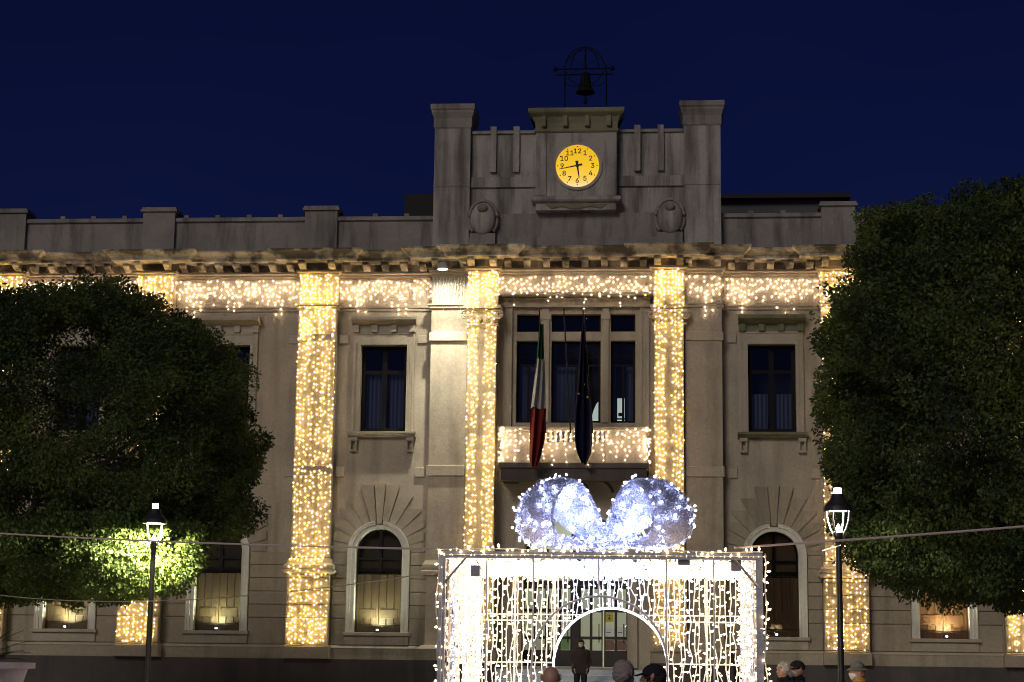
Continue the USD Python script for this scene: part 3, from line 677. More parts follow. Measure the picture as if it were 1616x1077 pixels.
for h in range(1, 13):
    t = tm(meshkit.text_mesh(str(h), 0.135, 0.004, bold=True))
    t = (t[0] - np.array([(t[0][:, 0].min() + t[0][:, 0].max()) / 2, (t[0][:, 1].min() + t[0][:, 1].max()) / 2, 0]), t[1])
    a = math.radians(30 * h)
    obj('numeral', move(rot_text(t), (CX + 0.43 * math.sin(a), -0.762, CZ + 0.43 * math.cos(a))), INK, ck)
    d = tm(trimesh.creation.cylinder(0.017, 0.004, sections=10))
    obj('minute_dot', (np.stack([d[0][:, 0] + CX + 0.555 * math.sin(a), d[0][:, 2] - 0.764, d[0][:, 1] + CZ + 0.555 * math.cos(a)], 1), d[1][:, ::-1]), INK, ck)
def hand(ang, ln, w, tail, y):
    a = math.radians(ang); d = np.array([math.sin(a), math.cos(a)]); n = np.array([d[1], -d[0]])
    c = np.array([CX, CZ])
    P = Polygon([tuple(c - d * tail - n * w * 1.5), tuple(c - d * tail + n * w * 1.5), tuple(c + n * w), tuple(c + d * ln + n * w * .35), tuple(c + d * ln - n * w * .35), tuple(c - n * w)])
    return ext_xz(P.union(Point(*c).buffer(0.05)), y - 0.008, y)
obj('minute_hand', hand(258.5, 0.52, 0.022, 0.14, -0.79), HAND, ck)
obj('hour_hand', hand(172, 0.37, 0.03, 0.14, -0.775), HAND, ck)

BELLM = plain('bell_bronze', (0.008, 0.008, 0.009), 0.85, 0.0, 0.15)
bf = thing('bell_frame', 'dark iron bell with wheel in an open frame on the tower top', 'bell', (0.2, -0.2, 17.31))
for x in (-0.58, 0.62):
    obj('post', cat([bar((x, 0, 0), (x, 0, 1.45), 0.016), bar((x, 0.5, 0), (x, 0.5, 1.45), 0.014)]), BELLM, bf)
obj('beam', cat([bar((-0.86, 0.0, 1.36), (0.82, 0.0, 1.36), 0.03), bar((-0.86, 0.5, 1.36), (0.82, 0.5, 1.36), 0.03)]), BELLM, bf)
for x in (-0.84, 0.80):
    obj('finial', lathe([(0.0, 1.28), (0.06, 1.33), (0.06, 1.40), (0.0, 1.46)], 8, (x, 0, 0)), BELLM, bf)
t = np.linspace(0, 2 * PI, 40, endpoint=False)
wl = obj('wheel', tube(np.stack([0.55 * np.cos(t), np.full_like(t, -0.05), 1.42 + 0.58 * np.sin(t)], 1), 0.014, 6, closed=True), BELLM, bf)
for a in np.arange(6) * PI / 3 + 0.5:
    obj('spoke', tube([(0, -0.05, 1.42), (0.55 * math.cos(a), -0.05, 1.42 + 0.58 * math.sin(a))], 0.008, 5), BELLM, wl)
obj('bell', lathe([(0.0, 1.30), (0.10, 1.28), (0.13, 1.20), (0.16, 1.0), (0.18, 0.86), (0.25, 0.74), (0.28, 0.69), (0.24, 0.69), (0.16, 0.9), (0.0, 1.0)], 20, (0.02, 0.15, 0)), BELLM, bf, True)
obj('clapper', lathe([(0.0, 0.34), (0.05, 0.38), (0.06, 0.46), (0.02, 0.54), (0.02, 0.95), (0.0, 0.96)], 10, (0.02, 0.15, 0)), BELLM, bf)
t = np.linspace(0, PI, 16)
obj('top_arch', tube(np.stack([0.40 * np.cos(t), np.full_like(t, 0.2), 1.45 + 0.62 * np.sin(t)], 1), 0.016, 5), BELLM, bf)

for q in (-1, 1):
    t = np.linspace(0, PI / 2, 12)
    obj('cage_rib', tube(np.stack([q * 0.60 * np.cos(t), np.full_like(t, 0.25), 1.36 + 0.66 * np.sin(t)], 1), 0.012, 5), BELLM, bf)
    obj('cage_rib', tube(np.stack([0.02 + 0 * t, 0.25 + q * 0.30 * np.cos(t), 1.36 + 0.66 * np.sin(t)], 1), 0.012, 5), BELLM, bf)
t = np.linspace(0, PI, 14)
obj('stay', tube(np.stack([0.58 * np.cos(t), 0.1 + 0 * t, 1.0 - 0.14 * np.sin(t)], 1), 0.012, 5), BELLM, bf)

# ------------------------------------------------------------------ floodlight under the cornice
fl = thing('floodlight', 'round white floodlight under the cornice shining down the corner strip', 'floodlight', (-3.66, -1.26, 12.60))
obj('housing', lathe([(0.0, 0.16), (0.08, 0.15), (0.13, 0.05), (0.145, -0.05), (0.132, -0.05), (0.12, 0.02)], 20), GREYBOX, fl)
obj('lamp', lathe([(0.0, -0.012), (0.06, -0.012), (0.112, -0.008), (0.112, 0.0), (0.0, 0.0)], 20), E_FLOOD, fl)
beam = UsdLux.SphereLight.Define(stage, str(fl.GetPath()) + '/beam')
beam.CreateRadiusAttr(0.05)
beam.CreateIntensityAttr(16000.0)
beam.CreateColorAttr(Gf.Vec3f(1.0, 0.93, 0.78))
beam.AddTranslateOp().Set(Gf.Vec3d(0.0, 0.0, -0.07))
beam.AddRotateXOp().Set(5.0)
sh_ = UsdLux.ShapingAPI.Apply(beam.GetPrim())
sh_.CreateShapingConeAngleAttr(30.0)
sh_.CreateShapingConeSoftnessAttr(1.0)
obj('arm', cat([tube([(0, 0.06, 0.14), (0, 0.40, 0.20), (0, 0.72, 0.20)], 0.022, 6)]), GREYBOX, fl)

# small uplights on the sills of the arched windows
SILLNAME = ['white uplight on the leftmost window sill, half hidden by the left tree', 'white uplight on the window sill between the left lamp and tall lit pilaster', 'white uplight on the sill between the lit pilaster and the gift frame', 'white uplight on the sill just behind the gift frame right edge', 'white uplight on the window sill right of the right street lamp', 'white uplight on the sill beyond the right picture edge']
for k, c in enumerate(BAYS):
    sl = thing('sill_lamp', SILLNAME[k], 'lamp', (c + 0.03, -0.09, 2.60))
    obj('tray', lathe([(0.0, 0.0), (0.09, 0.0), (0.10, 0.03), (0.08, 0.035), (0.0, 0.03)], 14), BLACKMETAL, sl)
    obj('cup', lathe([(0.035, 0.036), (0.056, 0.06), (0.060, 0.10), (0.055, 0.10), (0.05, 0.07)], 14), BLACKMETAL, sl)
    obj('led', lathe([(0.0, 0.080), (0.048, 0.080), (0.048, 0.074), (0.0, 0.074)][::-1], 14), E_SILLS[k], sl)
    h = trimesh.creation.icosphere(1, 0.040); h.apply_scale([1, 0.6, 0.7]); h.apply_translation([0, -0.06, 0.06])
    obj('lens', tm(h), E_LENS, sl)

# ------------------------------------------------------------------ light curtains on the facade
def strand(x, segs, spacing, r, y_off=0.045, wig=0.02):
    """segs: [(z_top, z_bottom, surface_y)]; returns the wire and its lamps."""
    pts, lamps = [], []
    ph = rng.uniform(0, 6.28)
    for z0, z1, y in segs:
        n = max(2, int((z0 - z1) / 0.30))
        for z in np.linspace(z0, z1, n):
            pts.append((x + wig * math.sin(z * 2.1 + ph) + rng.normal(0, 0.006), y - y_off, z))
    pts = np.array(pts)
    d = np.concatenate([[0], np.cumsum(np.linalg.norm(np.diff(pts, axis=0), axis=1))])
    s = np.arange(rng.uniform(0.02, spacing), d[-1], spacing)
    s = np.clip(s + rng.normal(0, spacing * 0.18, len(s)), 0, d[-1])
    s = s[rng.random(len(s)) > 0.09]
    lamps = np.stack([np.interp(s, d, pts[:, k]) for k in range(3)], 1) + rng.normal(0, 0.016, (len(s), 3)) * [1, 0.4, 1]
    lamps[:, 1] -= 0.006
    return tube(pts, 0.004, 3, cap=False), lamps


def curtain_thing(label, strands, bulb_mat, group=None, r=0.0125, wire=CLEARWIRE, cat_='string lights'):
    t = thing('light_curtain', label, cat_, group=group)
    for wv, lp in strands:
        w = obj('light_string', wv, wire, t)
        if len(lp):
            obj('bulbs', bulbs(lp, r), bulb_mat, w, kind='stuff')
    return t

PIL_LABEL = {-16.5: 'golden light curtain on the pilaster at the left picture edge', -12.08: 'golden light curtain on the pilaster mostly hidden by the left tree', -7.33: 'tall golden light curtain on the free-standing pilaster left of the tower',
             7.33: 'golden light curtain on the pilaster behind the right street lamp', 12.08: 'golden light curtain on the pilaster at the right picture edge'}
for p in PILS[:5]:
    st = []
    full = p == -7.33
    n = 10 if full else 9
    for k in range(n):
        x = p - 0.50 + 1.0 * k / (n - 1) + rng.normal(0, 0.012)
        st.append(strand(x, [(12.64, 4.66, -0.30), (4.50, 4.20, -0.52), (4.12, 2.28, -0.42)], 0.145 if full else 0.16, 0.024))
    for k in range(8):
        x = p - 0.50 + 1.0 * k / 7 + rng.normal(0, 0.02)
        st.append(strand(x, [(12.62, 12.62 - rng.uniform(1.0, 2.4), -0.30)], 0.13, 0.024, 0.06))
    for k in range(6):
        x = p - 0.48 + 0.96 * k / 5 + rng.normal(0, 0.03)
        st.append(strand(x, [(2.30 + rng.uniform(0.5, 1.3), 2.27, -0.42)], 0.15, 0.024, 0.06))
    curtain_thing(PIL_LABEL[p], st, E_GOLD)
for s in (-1, 1):
    st = []
    for k, dx in enumerate((-0.37, -0.28, -0.20, -0.13, 0.10, 0.19, 0.27, 0.36)):
        x = s * 2.60 + dx
        top = [(12.64, 11.66, -0.62)] if True else []
        st.append(strand(x, top + [(11.60, 11.12, -0.74), (11.06, 4.95, -0.60)] + [(4.86, 4.5, -0.70), (4.40, 2.32, -0.67)], 0.155, 0.024))
    for k in range(9):
        x = s * 2.60 - 0.38 + 0.76 * k / 8 + rng.normal(0, 0.02)
        st.append(strand(x, [(12.62, 12.62 - rng.uniform(0.5, 0.9), -0.62)], 0.12, 0.024, 0.06))
    curtain_thing('golden light curtain on the column %s of the balcony window' % ('left' if s < 0 else 'right'), st, E_GOLD)


def icicles(x0, x1, y, label, ztop=12.52, step=0.10, scale=1.0, bm=E_WARM, slack=0.04, pat=None):
    t = thing('icicle_lights', label, 'string lights')
    pat = pat or [0.40, 0.62, 0.52, 0.86, 0.60, 1.18, 0.70, 0.95, 0.46, 0.62, 0.50, 0.72]
    xs = np.arange(x0, x1, step)
    hx = np.linspace(x0, x1, max(4, int((x1 - x0) / 0.3)))
    wires, lamps = [tube(np.stack([hx, np.full_like(hx, y - 0.03), ztop + 0.02 * np.sin(hx * 9)], 1), 0.005, 3, cap=False)], []
    for k, x in enumerate(xs):
        ln = pat[k % len(pat)] * scale * rng.uniform(0.9, 1.1)
        n = max(2, int(ln / 0.12))
        z = ztop - np.linspace(0, ln, n + 1)
        xx = x + rng.normal(0, 0.008, n + 1)
        wires.append(tube(np.stack([xx, np.full(n + 1, y - 0.05), z], 1), 0.0035, 3, cap=False))
        m = max(2, int(ln / 0.125))
        for q in range(m):
            if rng.random() < 0.10: continue
            lamps.append((x + rng.normal(0, 0.025), y - 0.062 + rng.normal(0, 0.012), ztop - ln * (q + rng.uniform(0.1, 0.9)) / m))
    w = obj('wire', cat(wires), CLEARWIRE, t)
    obj('bulbs', bulbs(lamps, 0.0135), bm, t, kind='stuff')
    return t

icicles(-15.9, -12.72, -0.0, 'icicle lights on the frieze above the crown of the left tree')
icicles(-11.5, -7.92, -0.0, 'icicle lights on the frieze right of the left tree top')
icicles(-6.74, -4.14, -0.0, 'icicle lights on the frieze between the lit pilaster and the floodlight')
icicles(-2.14, 2.14, -0.40, 'dense icicle lights above the triple balcony window', step=0.10, bm=E_WARM, pat=[0.5, 0.62, 0.46, 0.55, 0.9, 0.5, 0.6, 0.44, 0.66, 0.52])
icicles(3.10, 4.04, -0.40, 'icicle lights on the corner strip right of the balcony')
icicles(4.14, 6.74, -0.0, 'icicle lights on the frieze left of the right tree')
icicles(7.92, 11.5, -0.0, 'icicle lights on the frieze behind the right tree')
# the strip under the floodlight carries an unlit net
t = thing('icicle_lights', 'unlit icicle lights hanging in the glare of the floodlight', 'string lights')
ws = []
for k, x in enumerate(np.arange(-4.0, -3.08, 0.085)):
    ln = [0.5, 0.7, 0.55, 1.0, 0.6, 0.8][k % 6]
    ws.append(tube([(x + rng.normal(0, .012), -0.45, 12.5 - z) for z in np.linspace(0, ln, 7)], 0.007, 3))
    ws.append(bulbs([(x + rng.normal(0, .02), -0.46, 12.5 - ln * q / 5) for q in range(1, 6)], 0.016))
obj('wire', cat(ws), PAPER[0], t)
t = icicles(-1.96, 1.96, -1.02, 'icicle lights draped over the balcony front', ztop=8.13, step=0.125, pat=[0.6, 0.85, 0.5, 1.05, 0.7, 0.4, 0.9, 0.55])
lamps = [(s * 1.99 + rng.normal(0, 0.05), -1.0 + rng.uniform(-0.06, 0.9), rng.uniform(7.25, 8.16)) for s in (-1, 1) for k in range(34)]
lamps = [(x, y if abs(x) > 2.0 else -1.06, z) for x, y, z in lamps]
obj('bulbs', bulbs(lamps, 0.0135), E_WARM, t, kind='stuff')

# ------------------------------------------------------------------ flags and bare pole on the balcony
def pole_pts(top, foot):
    return tube([foot, top], [0.024, 0.018], 8)
def cloth(rows):
    """rows: (x_left, x_right, y, z) from the top; a limp flag with folds."""
    n = 30
    u = np.linspace(0, 1, n)
    front = []
    for i, (a, b, y, z) in enumerate(rows):
        fold = 0.10 * np.sin(u * 15 + i * 0.12) + 0.03 * np.sin(u * 27 + 1 + i * 0.2)
        front.append(np.stack([a + (b - a) * u, y + fold, np.full(n, z) + 0.03 * np.sin(u * 7)], 1))
    fr = np.array(front); k = len(rows)
    v = np.concatenate([fr.reshape(-1, 3), (fr + [0, 0.012, 0]).reshape(-1, 3)])
    f = []
    for i in range(k - 1):
        for j in range(n - 1):
            a, b, c, d = i * n + j, i * n + j + 1, (i + 1) * n + j + 1, (i + 1) * n + j
            f += [(a, c, b), (a, d, c), (k * n + a, k * n + b, k * n + c), (k * n + a, k * n + c, k * n + d)]
    return v, np.array(f)
def rows_between(keys, z0, z1, n):
    zs = np.linspace(z0, z1, n); kz = [-k[3] for k in keys]
    return [tuple(np.interp(-z, kz, [k[j] for k in keys]) for j in range(3)) + (z,) for z in zs]
FLAGM = {c: plain('flag_' + c, v, 0.85, 0, 0.2) for c, v in (('green', (0.006, 0.06, 0.022)), ('white', (0.36, 0.35, 0.34)), ('red', (0.17, 0.018, 0.016)), ('blue', (0.006, 0.007, 0.035)), ('star', (0.5, 0.38, 0.05)))}
t = thing('flag', 'limp green, white and red flag on a leaning pole at the left of the balcony', 'flag')
obj('pole', pole_pts((-0.91, -1.95, 11.23), (-0.76, -1.10, 8.0)), BLACKMETAL, t)
keys = [(-0.92, -0.80, -1.80, 10.9), (-0.99, -0.78, -1.68, 10.0), (-1.08, -0.74, -1.60, 9.2), (-1.16, -0.73, -1.5, 8.55), (-1.18, -0.76, -1.45, 7.7), (-1.17, -0.86, -1.45, 7.25), (-1.14, -0.96, -1.45, 7.02)]
for c, z0, z1 in (('green', 10.9, 9.95), ('white', 9.95, 8.62), ('red', 8.62, 7.02)):
    obj('stripe', cloth(rows_between(keys, z0, z1, 16)), FLAGM[c], t, True)
t = thing('flag', 'limp dark blue flag with stars on a leaning pole at the balcony centre', 'flag')
obj('pole', pole_pts((0.28, -1.95, 11.23), (0.52, -1.10, 8.0)), BLACKMETAL, t)
keys = [(0.25, 0.34, -1.82, 10.9), (0.17, 0.36, -1.72, 10.2), (0.12, 0.40, -1.6, 9.2), (0.04, 0.50, -1.5, 8.5), (0.06, 0.52, -1.42, 7.7), (0.12, 0.50, -1.42, 7.4), (0.24, 0.38, -1.42, 7.15)]
fc = obj('cloth', cloth(rows_between(keys, 10.9, 7.12, 44)), FLAGM['blue'], t, True)
def star(x, y, z, r):
    a = np.arange(10) * PI / 5 + PI / 2
    P = Polygon([(x + (r if i % 2 == 0 else r * .4) * math.cos(q), z + (r if i % 2 == 0 else r * .4) * math.sin(q)) for i, q in enumerate(a)])
    return ext_xz(P, y - 0.004, y)
for x, z in ((0.16, 9.0), (0.30, 9.25), (0.40, 8.9)):
    obj('star', star(x, -1.66, z, 0.045), FLAGM['star'], fc)
t = thing('flag_pole', 'bare leaning pole between the two flags on the balcony', 'flagpole')
obj('shaft', pole_pts((-0.24, -1.95, 11.23), (-0.08, -1.10, 8.0)), BLACKMETAL, t)
obj('tip', lathe([(0.0, 11.20), (0.03, 11.23), (0.0, 11.33)], 8, (-0.24, -1.95, 0)), BLACKMETAL, t)

# ------------------------------------------------------------------ walk-through gift box of lights
BX0, BX1, BY0, BY1, BZ = 0.02, 3.58, -29.91, -26.02, 2.93
BCX = (BX0 + BX1) / 2
gb = thing('gift_box_light_frame', 'walk-through gift box of white and golden light strings with a tinsel bow on top', 'light display')
T = 0.075
for x in (BX0 + T / 2, BX1 - T / 2):
    for y in (BY0 + T / 2, BY1 - T / 2):
        obj('post', bx(x - T / 2, x + T / 2, y - T / 2, y + T / 2, 0, BZ - T), GALV, gb)
for y in (BY0 + T / 2, BY1 - T / 2):
    obj('top_bar', bx(BX0, BX1, y - T / 2, y + T / 2, BZ - T + .001, BZ), GALV, gb)
for x in (BX0 + T / 2, BX1 - T / 2):
    obj('top_bar', bx(x - T / 2, x + T / 2, BY0 + T, BY1 - T, BZ - T + .001, BZ), GALV, gb)
for s in (-1, 1):
    x = BX0 if s < 0 else BX1
    obj('corner_brace', bar((x - s * 0.03, BY0 + 0.0, 2.54), (x - s * 0.31, BY0 + 0.0, 2.87), 0.02), GALV, gb)
AR, AZ = 0.74, 1.71
def arch_pts(y, r=AR, zc=AZ, n=28):
    a = np.linspace(PI, 0, n)
    return [(BCX - r, y, 0.0)] + [(BCX + r * math.cos(q), y, zc + r * math.sin(q)) for q in a] + [(BCX + r, y, 0.0)]
obj('front_arch', tube(arch_pts(BY0 + 0.03), 0.012, 8), WHITEBAR, gb)
for x, zb in ((0.55, 0), (1.07, 1.75), (1.79, 2.46), (2.53, 1.75), (3.05, 0)):
    obj('front_bar', bar((x, BY0 + 0.035, zb), (x, BY0 + 0.035, BZ - T), 0.013), WHITEBAR, gb)
obj('rear_arch', tube(arch_pts(BY1 - 0.03), 0.016, 8), E_ARCH, gb)  # white tube made to glow, for light it catches from nearby bulbs
for z in (2.36, 2.28, 1.74, 1.15, 0.56):
    h = AR if z <= AZ else (math.sqrt(max(0, AR ** 2 - (z - AZ) ** 2)) if z < AZ + AR else 0)
    if h > 0.02:
        for a, b in ((BX0 + T, BCX - h), (BCX + h, BX1 - T)):
            obj('rear_bar', tube([(a, BY1 - 0.03, z), (b, BY1 - 0.03, z)], 0.009, 5), WHITEBAR, gb)
for x in (0.55, 1.07, 1.79, 2.53, 3.05):
    zb = AZ + math.sqrt(max(0, AR ** 2 - (x - BCX) ** 2)) if abs(x - BCX) < AR else 0
    obj('rear_bar', tube([(x, BY1 - 0.035, zb if zb else 0), (x, BY1 - 0.035, BZ - T)], 0.014, 6), WHITEBAR, gb)
for (x, z, w, h) in ((0.37, 2.66, 0.10, 0.12), (2.66, 2.80, 0.13, 0.10), (3.24, 2.74, 0.11, 0.13)):
    obj('power_box', bx(x, x + w, BY0 + 0.05, BY0 + 0.13, z, z + h), GREYBOX, gb)


def led_string(p0, p1, spacing=0.10, out=None, amp=0.012, coil=0.03, r=0.014, m=E_BOX, parent=gb, wire_r=0.0088, wire=WHITEWIRE):
    """A string with short lamps that stick out sideways."""
    p0, p1 = np.array(p0, float), np.array(p1, float)
    L = np.linalg.norm(p1 - p0); k = max(3, int(L / 0.14))
    u = np.linspace(0, 1, k + 1)
    pts = p0 + (p1 - p0) * u[:, None] + rng.normal(0, amp, (k + 1, 3)) * (0.3 + np.abs(np.sin(u * PI)))[:, None]
    n = max(2, int(L / spacing))
    s = (np.arange(n) + rng.uniform(0.1, 0.9, n)) / n
    base = np.stack([np.interp(s, u, pts[:, j]) for j in range(3)], 1)
    d = rng.normal(0, 1, (n, 3)); ax = (p1 - p0) / L
    d -= (d @ ax)[:, None] * ax * 0.75
    d /= np.linalg.norm(d, axis=1, keepdims=True)
    w = obj('light_string', tube(pts, wire_r, 3, cap=False), wire, parent)
    obj('bulbs', bulbs(base + d * coil, r, d, 1.9), m, w, kind='stuff')

for x in np.arange(BX0 + 0.10, BX1 - 0.06, 0.066):                   # rear face, open inside the arch
    zb = AZ + math.sqrt(max(0, (AR + .02) ** 2 - (x - BCX) ** 2)) if abs(x - BCX) < AR + .02 else 0.05
    led_string((x, BY1 - 0.06, BZ - 0.09), (x + rng.normal(0, .015), BY1 - 0.06, zb), 0.105, m=E_BOXCOOL if abs(x - BCX) < 0.55 or rng.random() < 0.08 else E_BOX)
for x in (BX0 + 0.09, BX1 - 0.09):                                   # side faces
    for y in np.arange(BY0 + 0.12, BY1 - 0.1, 0.085):
        led_string((x, y, BZ - 0.09), (x, y + rng.normal(0, .01), 0.05), 0.115, m=E_BOXCOOL if int((y - BY0) / 0.34) % 4 == 1 else E_BOX)
for x in np.arange(BX0 + 0.12, BX1 - 0.08, 0.07):                   # ceiling
    led_string((x, BY0 + 0.10, BZ - 0.085), (x, BY1 - 0.10, BZ - 0.085), 0.085, m=E_BOXCOOL if abs(x - BCX) < 0.5 else E_BOX)
led_string((BX0 - 0.01, BY0 + .01, BZ), (BX0 - 0.01, BY0 + .01, 0.03), 0.085, coil=0.03)
led_string((BX1 + 0.03, BY0 + .01, BZ), (BX1 + 0.04, BY0 + .01, 0.03), 0.052, coil=0.04)
led_string((BX0, BY0 + .01, BZ + 0.015), (BX1, BY0 + .01, BZ + 0.015), 0.07, coil=0.035)
led_string((BX0 + .02, BY0 - 0.006, BZ - 0.04), (BX1, BY0 - 0.006, BZ - 0.04), 0.06, amp=0.002, coil=0.0, r=0.006)
led_string((BX0 + 0.04, BY0 - 0.008, BZ - .1), (BX0 + .04, BY0 - 0.008, 0.03), 0.16, amp=0.004, coil=0.012, r=0.010)

# the bow: two slanting ribbon loops of tinsel
TINSEL = mat('silver_blue_tinsel', {'g': ('geometry', {}), 'r': ('rgb_ramp', {'ramp': [(0.0, (0.30, 0.32, 0.48)), (0.35, (0.66, 0.68, 0.82)), (1.0, (0.97, 0.96, 0.97))]}), 'p': ('principled_bsdf', {'roughness': 0.5, 'metallic': 0.1})}, [('g.random_per_island', 'r.fac'), ('r.color', 'p.base_color')])
BYC, BZC = -28.05, 3.14
def loop(sgn):
    th, L, HU, HL, WD, lift = math.radians(37), 1.19, 0.63, 0.52, 1.06, math.radians(20)
    a = np.array([sgn * math.sin(th), -math.cos(th), 0.0])           # the loop's axis, towards the front and the middle
    uu = np.array([-sgn * math.cos(th), -math.sin(th), 0.0])
    vv = np.array([0, 0, 1.0])
    u2, v2 = uu * math.cos(lift) + vv * math.sin(lift), -uu * math.sin(lift) + vv * math.cos(lift)
    ph = np.linspace(0, 2 * PI, 84)
    knot = np.array([BCX - sgn * 0.02, BYC, BZC])
    out = []
    for o, sc in zip(np.linspace(-WD / 2, WD / 2, 13), np.interp(np.linspace(-1, 1, 13), [-1, -0.75, -0.5, 0, 0.5, 1], [0.50, 0.72, 0.89, 1.04, 1.01, 0.94])):
        wf = 0.15 + 0.85 * np.sin(ph / 2)
        u = L * (1 - np.cos(ph)) / 2
        u = u + (L * 0.52 - u) * (1 - sc) * np.sin(ph / 2)
        v = np.where(np.sin(ph) > 0, HU, HL) * np.sin(ph) * np.sin(ph / 2) ** 1.75 * sc
        out.append(knot + u[:, None] * u2 + v[:, None] * v2 + (o * wf)[:, None] * a)
    return np.array(out)
for sgn in (1, -1):
    g = loop(sgn)
    n, k = g.shape[:2]
    inner_c = g.mean((0, 1))
    du = np.gradient(g, axis=0); dv = np.gradient(g, axis=1)
    nrm = np.cross(du, dv); nrm /= np.maximum(np.linalg.norm(nrm, axis=2, keepdims=True), 1e-9)
    if (nrm * (g.mean(1, keepdims=True) - g)).sum() < 0:
        nrm = -nrm
    gi = g + nrm * 0.035
    v = np.concatenate([g.reshape(-1, 3), gi.reshape(-1, 3)])
    f = []
    for i in range(n - 1):
        for j in range(k - 1):
            a, b, c, d = i * k + j, i * k + j + 1, (i + 1) * k + j + 1, (i + 1) * k + j
            f += [(a, b, c), (a, c, d), (n * k + a, n * k + c, n * k + b), (n * k + a, n * k + d, n * k + c)]
    for j in range(k - 1):
        for i in (0, n - 1):
            a, b = i * k + j, i * k + j + 1
            f += [(a, b, n * k + b), (a, n * k + b, n * k + a)]
    lp = obj('bow_loop', (v, np.array(f)), TINSEL, gb)
    m = trimesh.Trimesh(v, f, process=False)
    trimesh.repair.fix_normals(m)
    P, fi = trimesh.sample.sample_surface(m, 46000, seed=11 + sgn)
    N = m.face_normals[fi]
    d = N * rng.choice([-1, 1], (len(P), 1)) * 0.6 + rng.normal(0, 0.75, P.shape); d /= np.linalg.norm(d, axis=1, keepdims=True)
    w = np.cross(d, rng.normal(0, 1, P.shape)); w /= np.linalg.norm(w, axis=1, keepdims=True)
    ln = rng.uniform(0.015, 0.042, (len(P), 1))
    tv = np.stack([P - w * 0.0055, P + w * 0.0055, P + d * ln], 1).reshape(-1, 3)
    obj('tinsel', (tv, np.arange(len(tv)).reshape(-1, 3)), TINSEL, lp, kind='stuff')
    B, fi = trimesh.sample.sample_surface_even(m, 300, radius=0.07, seed=5 + sgn)
    bd = m.face_normals[fi] * rng.choice([-1, 1], (len(B), 1)) + rng.normal(0, 0.4, B.shape); bd /= np.linalg.norm(bd, axis=1, keepdims=True)
    obj('bulbs', bulbs(B + bd * 0.06, 0.0128, bd, 1.3), E_COOL, lp, kind='stuff')
kn = trimesh.creation.icosphere(3, 1.0); kn.apply_scale([0.22, 0.20, 0.15]); kn.apply_translation([BCX, BYC, 3.06])
knot = obj('bow_knot', tm(kn), TINSEL, gb)
P, fi = trimesh.sample.sample_surface(kn, 3000, seed=3)
d = kn.face_normals[fi] + rng.normal(0, 0.7, P.shape); w = np.cross(d, rng.normal(0, 1, P.shape)); w /= np.linalg.norm(w, axis=1, keepdims=True)
tv = np.stack([P - w * 0.0055, P + w * 0.0055, P + d * 0.04], 1).reshape(-1, 3)
obj('tinsel', (tv, np.arange(len(tv)).reshape(-1, 3)), TINSEL, knot, kind='stuff')
obj('bow_stand', cat([bar((BCX, BYC, BZ - T), (BCX, BYC, 3.0), 0.03), bar((BX0 + .07, BYC, BZ - .03), (BX1 - .07, BYC, BZ - .03), 0.03)]), GALV, gb)

# ------------------------------------------------------------------ street lamps
def street_lamp(x, y, h, label, led, strap=False):
    rz = 0
    t = thing('street_lamp', label, 'street lamp', (x, y, 0), rz, 'street lamps on the square')
    z = h - 0.80
    obj('pole', lathe([(0.13, 0.0), (0.13, 0.08), (0.10, 0.12), (0.09, 0.9), (0.055, 1.0), (0.045, z - 0.06), (0.06, z - 0.05), (0.06, z), (0.0, z)], 16), BLACKMETAL, t)
    obj('cup', lathe([(0.05, z + 0.002), (0.075, z + 0.03), (0.085, z + 0.09), (0.07, z + 0.10), (0.0, z + 0.10)], 20), BLACKMETAL, t)
    obj('glowing_reflector', lathe([(0.07, z + 0.102), (0.05, z + 0.15), (0.012, z + 0.23), (0.0, z + 0.235)], 18), E_CAP, t)  # white cone given its own glow for the lamp light it catches
    for k in range(4):
        a = PI / 4 + k * PI / 2 + 0.25
        pts = [(r * math.cos(a), r * math.sin(a), z + q) for r, q in ((0.075, 0.05), (0.135, 0.15), (0.18, 0.28), (0.20, 0.43))]
        obj('arm', tube(pts, 0.014, 6), GALV, t)
    hood = obj('hood', lathe([(0.0, z + 0.44), (0.135, z + 0.44), (0.215, z + 0.425), (0.23, z + 0.43), (0.23, z + 0.50), (0.20, z + 0.53), (0.13, z + 0.61), (0.095, z + 0.70), (0.0, z + 0.70)], 28), BLACKMETAL, t, 40)
    obj('lamp', lathe([(0.0, z + 0.432), (0.13, z + 0.432), (0.14, z + 0.438)], 28), led, t)
    obj('cap', lathe([(0.062, z + 0.702), (0.062, z + 0.80), (0.0, z + 0.802)], 16), E_CAP, t)
    if strap:
        obj('bracket', bar((-0.26, -0.02, z - 0.20), (0.03, -0.07, z - 0.11), 0.014), WHITEBAR, t)
    return t
street_lamp(-6.97, -16.9, 4.60, 'black street lamp lighting the leaves of the left tree', E_LANTERN)
street_lamp(5.24, -20.9, 4.55, 'black street lamp before the lit pilaster and the right tree', E_LANTERN2, strap=True)

# ------------------------------------------------------------------ cables across the square
def cable(name, a, b, sag, r, label, m, n=40):
    a, b = np.array(a, float), np.array(b, float)
    u = np.linspace(0, 1, n)
    p = a + (b - a) * u[:, None]; p[:, 2] -= sag * 4 * u * (1 - u)
    o = obj(name, tube(p, r, 6), m); tag(o, label, 'cable')
cable('overhead_cable', (0.0, -29.9, 2.95), (-11.6, -15.9, 4.18), 0.05, 0.013, 'pale cable from the left top corner of the gift frame into the left tree', ROPE)
cable('overhead_cable', (3.28, -29.9, 2.99), (9.4, -28.4, 3.62), 0.02, 0.0135, 'pale cable from the right top corner of the gift frame past the right tree', ROPE)
cable('overhead_cable', (0.0, -29.9, 2.70), (-11.4, -16.5, 3.10), 0.33, 0.007, 'thin sagging wire low across the left pilasters to the gift frame', CLEARWIRE)

